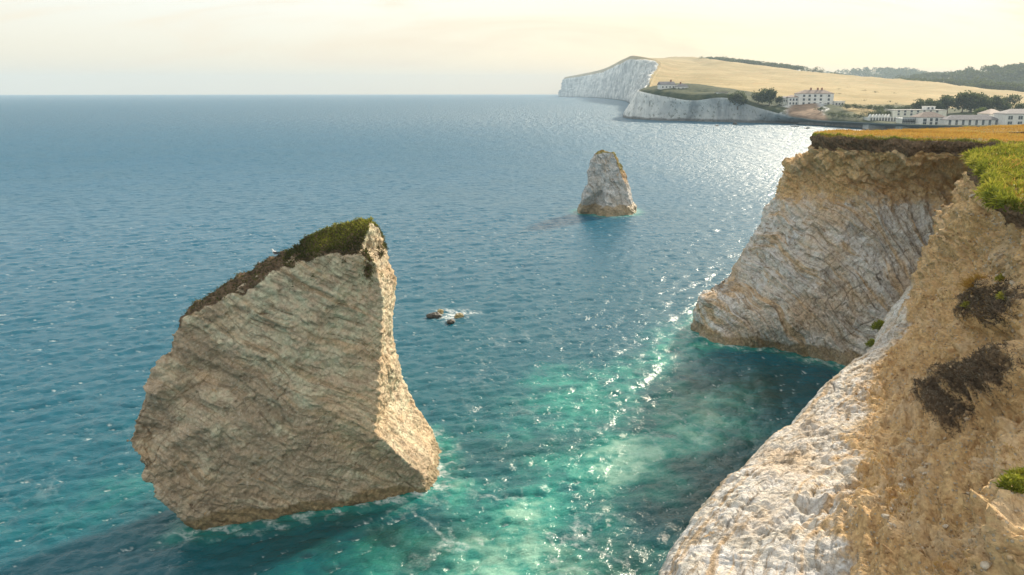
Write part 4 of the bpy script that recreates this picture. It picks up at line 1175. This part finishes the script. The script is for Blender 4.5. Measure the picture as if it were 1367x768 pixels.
    return P.reshape(NU, NV, 3), lev.reshape(NU, NV)
FC, FLEV = coast()
FP = FC.reshape(-1, 3); fpx, fpy = proj(FP)
def on_coast(px, py):
    j = np.argmin(((fpx - px) ** 2 + ((fpy - py) * 1.5) ** 2) + (FP[:, 1] > 2600) * 1e4)
    return FP[j]

# far wooded ridges
def ridge(pts, depth, name, drop, mat):
    st = []
    for px, py, Y in pts:
        t = aty(px, py, Y)
        f = t + np.array([0, -depth, 0]); f[2] = max(t[2] - drop, 2)
        b = t + np.array([0, depth, 0]); b[2] = 0
        f0 = f + np.array([0, -depth * .5, 0]); f0[2] = 1
        st.append([f0, f, (f + t) / 2 + np.array([0, 0, drop * 0.12]), t, b])
    Gd = loft(st, [14] * (len(pts) - 1), [6, 10, 10, 8])
    P = Gd.reshape(-1, 3) + np.array([0, 0, 1]) * (4 * fbm(Gd.reshape(-1, 3) / 90, 3))[:, None]
    link(name, mesh_np(name, P, grid_faces(Gd.shape[0], Gd.shape[1])), mat, kind='structure')
    return P
M_WOODLAND = simple('far_wood_floor', (0.075, 0.085, 0.04), 0.95, 0.4, 0.02)
RA = ridge([(1080, 104, 4200), (1130, 99, 4200), (1170, 96.5, 4200), (1200, 99, 4150), (1225, 104, 4100), (1260, 104, 4000), (1320, 104, 4000), (1420, 102, 4000)], 500, 'far_hill', 60, M_WOODLAND)
RB = ridge([(1170, 122, 2500), (1205, 112, 2450), (1240, 104, 2400), (1270, 104, 2350), (1300, 98, 2300), (1335, 95, 2250), (1380, 94, 2200), (1460, 92, 2200)], 420, 'wooded_hill', 45, M_WOODLAND)

# ------------------------------------------------------------------ buildings along the bay
def box_bm(bm, x0, x1, y0, y1, z0, z1):
    v = [bm.verts.new(p) for p in ((x0, y0, z0), (x1, y0, z0), (x1, y1, z0), (x0, y1, z0), (x0, y0, z1), (x1, y0, z1), (x1, y1, z1), (x0, y1, z1))]
    for f in ((0, 3, 2, 1), (4, 5, 6, 7), (0, 1, 5, 4), (1, 2, 6, 5), (2, 3, 7, 6), (3, 0, 4, 7)):
        bm.faces.new([v[i] for i in f])
def boxes(name, bl, mat, parent=None, **k):
    bm = bmesh.new()
    for b in bl: box_bm(bm, *b)
    me = bpy.data.meshes.new(name); bm.to_mesh(me); bm.free()
    return link(name, me, mat, parent, **k)
def poly(name, V, F, mat, parent=None, **k):
    me = bpy.data.meshes.new(name); me.from_pydata(V, [], F); me.update()
    return link(name, me, mat, parent, **k)
def roof(kind, x0, x1, y0, y1, z, h, mat, parent, ov=0.4):
    x0, x1, y0, y1 = x0 - ov, x1 + ov, y0 - ov, y1 + ov
    ym = (y0 + y1) / 2
    i = (y1 - y0) / 2 if kind == 'hip' else 0.0
    i = min(i, (x1 - x0) * 0.42)
    t = 0.25
    V = [(x0, y0, z), (x1, y0, z), (x1, y1, z), (x0, y1, z), (x0, y0, z + t), (x1, y0, z + t), (x1, y1, z + t), (x0, y1, z + t), (x0 + i, ym, z + h), (x1 - i, ym, z + h)]
    F = [(0, 3, 2, 1), (0, 1, 5, 4), (1, 2, 6, 5), (2, 3, 7, 6), (3, 0, 4, 7), (4, 5, 9, 8), (6, 7, 8, 9), (5, 6, 9), (7, 4, 8)]
    return poly('roof', V, F, mat, parent)
M_WALL = simple('white_render', (0.78, 0.77, 0.73), 0.85, 0.12, 0.4)
M_WALL2 = simple('cream_render', (0.66, 0.66, 0.58), 0.85, 0.12, 0.4)
M_SLATE = simple('slate_roof', (0.20, 0.19, 0.20), 0.8, 0.25, 0.8)
M_TILE = simple('brown_roof', (0.30, 0.23, 0.19), 0.85, 0.25, 0.8)
M_ROOF_LIT = simple('sunlit_tile_roof', (0.55, 0.45, 0.38), 0.85, 0.15, 0.8)  # sunlight on the peach roof side is put into the tile colour
M_PANE = simple('window_glass', (0.045, 0.06, 0.075), 0.15, 0.3, 0.5)
M_FRAME = simple('window_frame', (0.55, 0.57, 0.57), 0.6, 0.1, 2)
M_BRICK = simple('chimney_brick', (0.36, 0.17, 0.10), 0.9, 0.25, 2)
M_CONC = simple('sea_wall_concrete', (0.46, 0.44, 0.42), 0.9, 0.3, 0.25)
def window(parent, x, z, wd, ht, y):
    f = boxes('window', [(x - wd / 2 - .12, x - wd / 2, y - .10, y + .05, z, z + ht), (x + wd / 2, x + wd / 2 + .12, y - .10, y + .05, z, z + ht),
                         (x - wd / 2 - .12, x + wd / 2 + .12, y - .10, y + .05, z + ht, z + ht + .14), (x - wd / 2 - .2, x + wd / 2 + .2, y - .22, y + .05, z - .16, z),
                         (x - .04, x + .04, y - .075, y + .05, z, z + ht)], M_FRAME, parent)
    boxes('pane', [(x - wd / 2, x + wd / 2, y - .05, y + .04, z, z + ht)], M_PANE, f)
def at_base(px, py, Y): return aty(px, py, Y)
def house(name, label, px0, px1, pyb, pye, pyr, Y, depth, kind, rmat, wmat=M_WALL, cols=(), rows=(), ww=1.2, wh=1.6, yaw=0.0, chim=(), cat='house', parapet=False, group=None):
    """pixel columns of both ends, rows of the foot, the eaves and the ridge, at distance Y"""
    c = aty((px0 + px1) / 2, pyb, Y)
    s = np.linalg.norm(aty(px1, pyb, Y) - aty(px0, pyb, Y))
    he = aty((px0 + px1) / 2, pye, Y)[2] - c[2]
    hr = aty((px0 + px1) / 2, pyr, Y)[2] - c[2] - he
    root = link(name, None, label=label, cat=cat, loc=c, group=group)
    root.rotation_euler = (0, 0, yaw)
    boxes('wall', [(-s / 2, s / 2, 0, depth, -6, he)], wmat, root)
    if kind == 'flat':
        r = boxes('roof', [(-s / 2 - .25, s / 2 + .25, -.25, depth + .25, he + .003, he + max(hr, .35))], rmat, root)
    else:
        r = roof(kind, -s / 2, s / 2, 0, depth, he + .003, hr, rmat, root)
    if kind == 'gable':
        for sg in (-1, 1):
            x = sg * (s / 2 - 0.02)
            poly('gable', [(x, -0.0, he), (x, depth, he), (x, depth / 2, he + hr * 0.93), (x - sg * .3, 0, he), (x - sg * .3, depth, he), (x - sg * .3, depth / 2, he + hr * .93)], [(0, 1, 2), (3, 5, 4), (0, 2, 5, 3), (1, 4, 5, 2)], wmat, root)
    for u in chim:
        boxes('chimney', [(u * s - .7, u * s + .7, depth / 2 - .5, depth / 2 + .5, he + hr * 0.5, he + hr + 1.6), (u * s - .8, u * s + .8, depth / 2 - .6, depth / 2 + .6, he + hr + 1.61, he + hr + 1.85)], M_BRICK, r)
    for rz in rows:
        for u in cols:
            window(root, u * s, rz * he, ww, wh, -.02)
    return root, s, he, depth
Yh = on_coast(1090, 140)[1]
house('hotel', 'three-storey white hotel with dark hipped roof on the terrace above the bay', 1066, 1112, 141, 125.3, 120, 758, 14, 'hip', M_TILE, cols=(-.36, -.20, -.04, .13, .36), rows=(.08, .42, .74), ww=1.9, wh=1.9, chim=(-.1, .1, .22), cat='hotel')
house('hotel_wing', 'lower two-storey white wing joined to the left end of the terrace hotel', 1052, 1065.6, 141, 130, 127, 760, 11, 'hip', M_TILE, cols=(-.3, 0, .3), rows=(.12, .58), ww=1.5, wh=1.9, cat='house')
house('outbuilding', 'narrow pale shaded house at the tree end of the terrace hotel', 1044.5, 1051.6, 140.4, 131, 128.6, 764, 9, 'hip', M_SLATE, M_WALL2, cols=(-.2, .25), rows=(.5,), ww=1.1, wh=1.5)
house('annexe', 'single-storey white flat-roofed annexe beside the terrace hotel', 1113.6, 1127, 142.4, 136, 135, 756, 9, 'flat', M_WALL, cols=(-.3, 0, .3), rows=(.3,), ww=1.6, wh=2.0)
ca = house('cottage', 'long white cottage with dark slate roof on top of the pale far cliff', 881, 902, 119.6, 113.2, 109, 846, 8, 'gable', M_SLATE, cols=(-.35, -.1, .15, .38), rows=(.35,), ww=1.3, wh=1.5, chim=(.3,), yaw=R(14))
house('cottage', 'smaller white cottage with brick chimney beside the long slate-roofed one', 902.5, 919, 121, 115.6, 112, 842, 8, 'hip', M_SLATE, cols=(-.3, .05, .35), rows=(.35,), ww=1.2, wh=1.4, chim=(-.1,))
house('chalet', 'low pale flat-roofed chalet on the cliff edge by the bushes', 957, 972, 127.4, 123.6, 122.8, 788, 6, 'flat', M_TILE, M_WALL2, cols=(-.3, 0, .3), rows=(.25,), ww=1.6, wh=1.1)
house('beach_hut', 'little white hut at the foot of the scrub slope behind the sea wall', 1104, 1109, 161.4, 158.2, 157, 702, 3.5, 'gable', M_WALL, cols=(0,), rows=(.3,), ww=.9, wh=1.0)
# the big hotel on the promenade: separate blocks
house('hotel_block', 'tall pale flat-roofed hotel block behind the promenade buildings', 1191, 1262, 165, 147.4, 146.6, 645, 14, 'flat', M_CONC, M_WALL2, cols=(-.4, -.28, -.16, -.04, .08, .2, .32), rows=(.62, .84), ww=1.6, wh=1.5, cat='hotel')
house('lift_house', 'small white box-shaped room on top of the flat-roofed hotel block', 1235, 1248, 150, 142.6, 142, 650, 6, 'flat', M_WALL, cols=(-.2, .2), rows=(.55,), ww=1.4, wh=1.4, cat='building')
r, s_, he, dp = house('pavilion', 'long low white promenade pavilion with a row of pointed gables', 1160, 1203.5, 164.3, 157.6, 157, 636, 11, 'flat', M_WALL, cols=(-.44, -.35, -.26, -.17, -.08, .01, .10, .19, .28, .37, .45), rows=(.35,), ww=1.4, wh=3.0, cat='building')
for q in range(7):
    x = (-.46 + q * 0.095) * s_
    poly('gable', [(x - 1.3, .1, he + .36), (x + 1.3, .1, he + .36), (x, .1, he + 2.9), (x - 1.3, 2.6, he + .36), (x + 1.3, 2.6, he + .36), (x, 2.6, he + 2.9)], [(0, 1, 2), (3, 5, 4), (0, 2, 5, 3), (1, 4, 5, 2), (0, 3, 4, 1)], M_WALL, r)
r, s_, he, dp = house('glass_hall', 'glass-fronted hall with flat roof between pavilion and bay-windowed building', 1204, 1224, 167.4, 159, 158, 603, 10, 'flat', M_FRAME, M_WALL2, cols=[-.44 + .11 * k for k in range(9)], rows=(.06, .52), ww=1.25, wh=3.2, cat='building')
r, s_, he, dp = house('guest_house', 'bay-windowed white building with broad brown hipped roof on the promenade', 1226, 1262, 168.4, 157, 149.6, 598, 13, 'hip', M_TILE, cols=(-.05, .15), rows=(.1, .55), ww=1.8, wh=2.2, cat='hotel')
for u in (-.33, .36):
    bay = poly('bay', [(u * s_ + a, b, z) for z in (-4, he * 0.9) for a, b in ((-3, 0), (-1.7, -1.8), (1.7, -1.8), (3, 0))], [(0, 1, 5, 4), (1, 2, 6, 5), (2, 3, 7, 6), (4, 5, 6, 7)], M_WALL, r)
    for z in (.1, .52):
        window(r, u * s_, z * he, 2.4, 2.2, -1.82)
house('terrace', 'long two-storey white terrace with grey slate roof on the promenade', 1263, 1334, 169.6, 160.4, 153.8, 588, 12, 'hip', M_SLATE, cols=[-.44 + .125 * k for k in range(8)], rows=(.10, .58), ww=1.6, wh=2.1, cat='house')
house('gabled_house', 'tall pale house with peach roof slope at the end of the long terrace', 1319, 1340, 169, 152.6, 146, 602, 16, 'hip', M_ROOF_LIT, M_WALL, cols=(.3,), rows=(.6,), ww=1.4, wh=1.8)
house('guest_house', 'white two-storey guest house with grey hipped roof and paired windows', 1340.5, 1392, 170, 152.4, 145.8, 580, 15, 'hip', M_SLATE, cols=(-.40, -.34, -.14, -.08, .12, .18, .36, .42), rows=(.18, .60), ww=1.3, wh=2.3, cat='house')
# far farm behind the trees
house('farmhouse', 'grey far farmhouse half hidden among the trees on the slope', 1329, 1345, 121, 115, 110, 1900, 14, 'gable', M_SLATE, M_WALL2, cols=(-.3, 0, .3), rows=(.4,), ww=2.4, wh=2.6)

def sea_wall():
    line = [(1068, 165.6), (1100, 167.2), (1130, 169.1), (1165, 171.2), (1200, 173.6), (1250, 176.2), (1300, 178.6), (1400, 183.2)]
    P = [atz(*q) + np.array([0, -1.0, 0]) for q in line]
    V, F = [], []
    for k, p in enumerate(P):
        for dy, z in ((-2.2, -3), (-.9, 3.6), (-1.2, 3.7), (-1.2, 4.5), (-.6, 4.5), (-.6, 3.7), (6.0, 3.7), (6.0, -3)):
            V.append((p[0], p[1] + dy, z))
    n = 8
    for k in range(len(P) - 1):
        for i in range(n):
            F.append((k * n + i, k * n + (i + 1) % n, (k + 1) * n + (i + 1) % n, (k + 1) * n + i))
    F += [tuple(range(n)), tuple(range((len(P) - 1) * n, len(P) * n))[::-1]]
    poly('sea_wall', V, F, M_CONC, label='long grey concrete sea wall along the foot of the bay', cat='wall')
sea_wall()

# small boats moored in the bay
def boat(px, py, L, label, col, yaw):
    c = atz(px, py)
    root = link('boat', None, label=label, cat='boat', loc=c)
    root.rotation_euler = (0, 0, yaw)
    V, F = [], []
    S = [(-.5, .30, .62), (-.3, .38, .60), (0, .40, .62), (.25, .32, .70), (.42, .16, .80), (.5, .01, .88)]
    for x, hw, z in S:
        hw *= L * .42; x *= L; z *= L * .16
        V += [(x, -hw, z), (x, -hw * .6, -.12), (x, hw * .6, -.12), (x, hw, z), (x, hw * .85, z), (x, hw * .5, .08), (x, -hw * .5, .08), (x, -hw * .85, z)]
    for k in range(5):
        for i in range(8):
            F.append((k * 8 + i, k * 8 + (i + 1) % 8, k * 8 + 8 + (i + 1) % 8, k * 8 + 8 + i))
    F.append((0, 1, 2, 3, 4, 5, 6, 7)); F.append(tuple(range(47, 39, -1)))
    poly('hull', V, F, simple('boat_paint', col, 0.5, 0.15, 1), root)
    boxes('cabin', [(-.12 * L, .14 * L, -.11 * L, .11 * L, .05, .22 * L)], M_FRAME, root)
    boxes('bench', [(-.36 * L, -.28 * L, -.13 * L, .13 * L, .05, .09 * L)], simple('boat_wood', (0.25, 0.16, 0.08), 0.7, 0.2, 3), root)
boat(1061, 169.5, 7.0, 'pale open boat moored in the bay off the end of the far cliff', (0.62, 0.60, 0.55), R(175))
boat(1078, 171.8, 5.6, 'small dark boat moored in the bay near the sea wall', (0.10, 0.10, 0.11), R(20))

# ------------------------------------------------------------------ trees
M_TREE = leaf_material('tree_leaves', (0.040, 0.056, 0.022), (0.10, 0.125, 0.045), (0.17, 0.19, 0.07))
M_TREE2 = leaf_material('light_tree_leaves', (0.06, 0.09, 0.025), (0.14, 0.18, 0.05), (0.22, 0.26, 0.08))
M_BARK = simple('tree_bark', (0.13, 0.10, 0.075), 0.95, 0.3, 1)
def crown(h, wd, n, r, leaf):
    k = max(5, int(7 * wd / h + 3))
    cs = np.stack([r.normal(size=k) * wd * .22, r.normal(size=k) * wd * .2, h * r.uniform(.42, .80, k)], 1)
    rs = np.minimum(wd, h) * r.uniform(.20, .33, k)
    i = r.integers(0, k, n)
    d = r.normal(size=(n, 3)); d /= np.linalg.norm(d, axis=1, keepdims=True)
    P = cs[i] + d * (rs[i] * r.uniform(.55, 1.05, n) * (1 + .3 * fbm(d * 2.5 + i[:, None], 2)))[:, None]
    P[:, 2] = np.maximum(P[:, 2], h * .12)
    return P, d
def tree(px, py, hpx, wpx, Y, label, mat=None, name='tree', lean=0.0, n=700, group=None, cat='tree'):
    if Y is None:
        c = on_coast(px, py); Y = c[1]
    else:
        c = aty(px, py, Y)
    s = Y / FPX
    h, wd = hpx * s, wpx * s
    r = np.random.default_rng(int(px * 7 + py))
    root = link(name, None, label=label, cat=cat, loc=c, group=group)
    n = int(n * 1.6)
    P, d = crown(h, wd, n, r, 0)
    P[:, 0] += lean * P[:, 2]
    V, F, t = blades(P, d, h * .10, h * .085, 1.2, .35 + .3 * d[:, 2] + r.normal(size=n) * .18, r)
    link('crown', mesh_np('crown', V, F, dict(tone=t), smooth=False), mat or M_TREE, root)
    bm = bmesh.new()
    tops = [(lean * h * .5, 0, h * .5)] + [(lean * h * .6 + wd * .25 * math.cos(a), wd * .25 * math.sin(a), h * .62) for a in (0.4, 2.3, 4.2)]
    for q, e in enumerate(tops):
        b = Vector((0, 0, -2)) if q == 0 else Vector((lean * h * .3, 0, h * .3))
        e = Vector(e); v = e - b
        bmesh.ops.create_cone(bm, segments=7, radius1=h * (.045 if q == 0 else .022), radius2=h * .010, depth=v.length, matrix=Matrix.Translation((b + e) / 2) @ v.to_track_quat('Z', 'Y').to_matrix().to_4x4())
    me = bpy.data.meshes.new('trunk'); bm.to_mesh(me); bm.free()
    link('trunk', me, M_BARK, root)
# beside the terrace hotel and the cottages
tree(985, 144, 20, 24, None, 'broad dark tree at the cliff edge between chalet and terrace hotel')
tree(1012, 139, 15, 20, None, 'low dark tree between the cliff-edge tree and the taller one by the hotel')
tree(1027, 141, 20, 26, None, 'tall dense dark tree close to the narrow end of the terrace hotel', n=900)
tree(1041, 141, 12, 12, None, 'small dark tree touching the narrow end of the terrace hotel', n=400)
# skyline
SK = [(1084, 100.5, 10, 22, 2000), (1093, 102, 8, 16, 1980), (1111, 104, 7, 14, 1900), (1121, 104.5, 6, 10, 1900)]
for q, (px, py, a, b, Y) in enumerate(SK):
    tree(px, py, a, b, Y, ['widest dark skyline tree on the golden down', 'dark skyline tree on the golden down next to the widest one', 'isolated round skyline tree on the golden down', 'smallest skyline tree, beside the isolated round one'][q], n=350, group='trees on the skyline of the down')
# the big clump behind the promenade hotel
CLUMP = [(1226, 152, 18, 24), (1246, 153, 19, 22), (1264, 153, 22, 26), (1284, 153, 27, 32), (1305, 154, 28, 34), (1324, 152, 22, 26), (1338, 152, 16, 22)]
for q, (px, py, a, b) in enumerate(CLUMP):
    tree(px, py, a, b, 700 + 5 * q, ['low evergreen showing just above the tall flat-roofed hotel block', 'evergreen rising directly behind the white box on the hotel block roof', 'evergreen behind the brown hipped roof of the bay-windowed building',
         'broad evergreen behind the near end of the long slate-roofed terrace', 'tallest broad evergreen, behind the rounded lighter green tree', 'evergreen between the tallest one and the wind-bent tree', 'shortest evergreen, standing under the wind-bent tree'][q], n=900, group='evergreens behind the promenade hotel')
tree(1306, 158.5, 13, 20, 655, 'rounded lighter green tree in front of the evergreen clump', M_TREE2, n=800)
tree(1338, 146, 18, 26, 740, 'wind-bent tree leaning over the field behind the evergreen clump', lean=0.55, n=500)
tree(1360, 152, 13, 26, 690, 'low bushy tree behind the paired-window guest house roof', n=600)
# shrubs along the field foot and the lawn
SH = [(1130, 147, 9, 18, 850), (1143, 147, 8, 18, 850), (1157, 149, 9, 18, 848), (1170, 150, 9, 18, 846), (1184, 150, 10, 18, 844), (1198, 151, 9, 18, 850), (1212, 151, 10, 16, 850),
      (1160, 159, 10, 20, 815), (1175, 160, 13, 18, 815), (1187, 160, 12, 14, 812), (1145, 160, 8, 20, 812), (1128, 160, 8, 18, 812), (1112, 158, 8, 16, 815), (1095, 150, 7, 16, 826)]
for q, (px, py, a, b, Y) in enumerate(SH):
    up = q < 7
    tree(px, py, a, b, None, 'low dark shrub in the hedge at the foot of the golden field' if up else 'tangled shrub on the slope between lawn and sea wall', n=420, name='shrub', cat='shrub',
         group='hedge shrubs below the golden field' if up else 'shrubs on the slope above the sea wall')
# scattered gorse on the field
for q in range(34):
    px, py = random.uniform(1120, 1310), random.uniform(116, 140)
    if py < 112 + (px - 1100) * 0.09: continue
    c = on_coast(px, py)
    k = 6.0
    tree(px, proj(c)[1] + .6, random.uniform(2.2, 3.4), random.uniform(6, 12), c[1], 'low gorse patch scattered on the golden field', n=110, name='gorse', cat='shrub', group='gorse on the golden field')
# far woods read as one mass
def wood(name, label, P, n, hgt, seed, mat):
    r = np.random.default_rng(seed)
    i = r.integers(0, len(P), n // 60)
    cs = P[i] + r.normal(size=(len(i), 3)) * [hgt, hgt, 0]
    rad = hgt * r.uniform(.5, .85, len(i))
    k = r.integers(0, len(i), n)
    d = r.normal(size=(n, 3)); d /= np.linalg.norm(d, axis=1, keepdims=True); d[:, 2] = np.abs(d[:, 2]) * .9
    Q = cs[k] + d * rad[k][:, None] + [0, 0, hgt * .35]
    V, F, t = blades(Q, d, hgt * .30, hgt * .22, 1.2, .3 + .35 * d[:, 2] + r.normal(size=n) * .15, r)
    link(name, mesh_np(name, V, F, dict(tone=t), smooth=False), mat, kind='stuff', label=label, cat='wood')
pa = proj(RA)
wood('woodland', 'pale blue far woodland along the distant ridge', RA[(pa[1] < 118) & (RA[:, 2] > 30)], 26000, 22, 5, M_TREE)
pb = proj(RB)
wood('woodland', 'dark wooded slopes behind the golden field and the far farmhouse', RB[(pb[1] < 135) & (RB[:, 2] > 8)], 42000, 15, 6, M_TREE)
_t = np.linspace(0, 1, 90)
strip = np.array([aty(x, y, Y) for x, y, Y in zip(np.interp(_t, [0, .3, .62, 1], [948, 985, 1022, 1066]), np.interp(_t, [0, .3, .62, 1], [81.6, 86.2, 90.6, 95.8]), np.interp(_t, [0, .3, .62, 1], [2390, 2200, 2190, 2100]))])
wood('woodland', 'long dark belt of trees on the crest of the golden down', strip, 12000, 11, 8, M_TREE)
mid = np.array([aty(1240 + random.uniform(-34, 70), 118 + random.uniform(-4, 2), 1750) for _ in range(60)])
wood('copse', 'dense dark copse at the top corner of the golden field', mid, 9000, 13, 9, M_TREE)
mid = np.array([aty(1338 + random.uniform(-34, 60), 127 + random.uniform(-6, 2), 1480) for _ in range(80)])
wood('copse', 'dark copse round the far farmhouse on the right of the field', mid, 11000, 12, 10, M_TREE)

# ------------------------------------------------------------------ haze
def haze():
    a = SEA_R + 300
    o = boxes('haze', [(-a, a, -a, a, -7, 215)], None, label='thin bright summer sea haze over the whole bay', cat='haze', kind='stuff')
    m = bpy.data.materials.new('haze_air'); m.use_nodes = True
    t = m.node_tree; t.nodes.clear()
    out = t.nodes.new('ShaderNodeOutputMaterial'); v = t.nodes.new('ShaderNodeVolumePrincipled')
    v.inputs['Color'].default_value = (0.60, 0.74, 0.86, 1)
    v.inputs['Density'].default_value = 1.25e-4
    v.inputs['Anisotropy'].default_value = 0.0
    t.links.new(v.outputs[0], out.inputs['Volume'])
    o.data.materials.append(m)
haze()
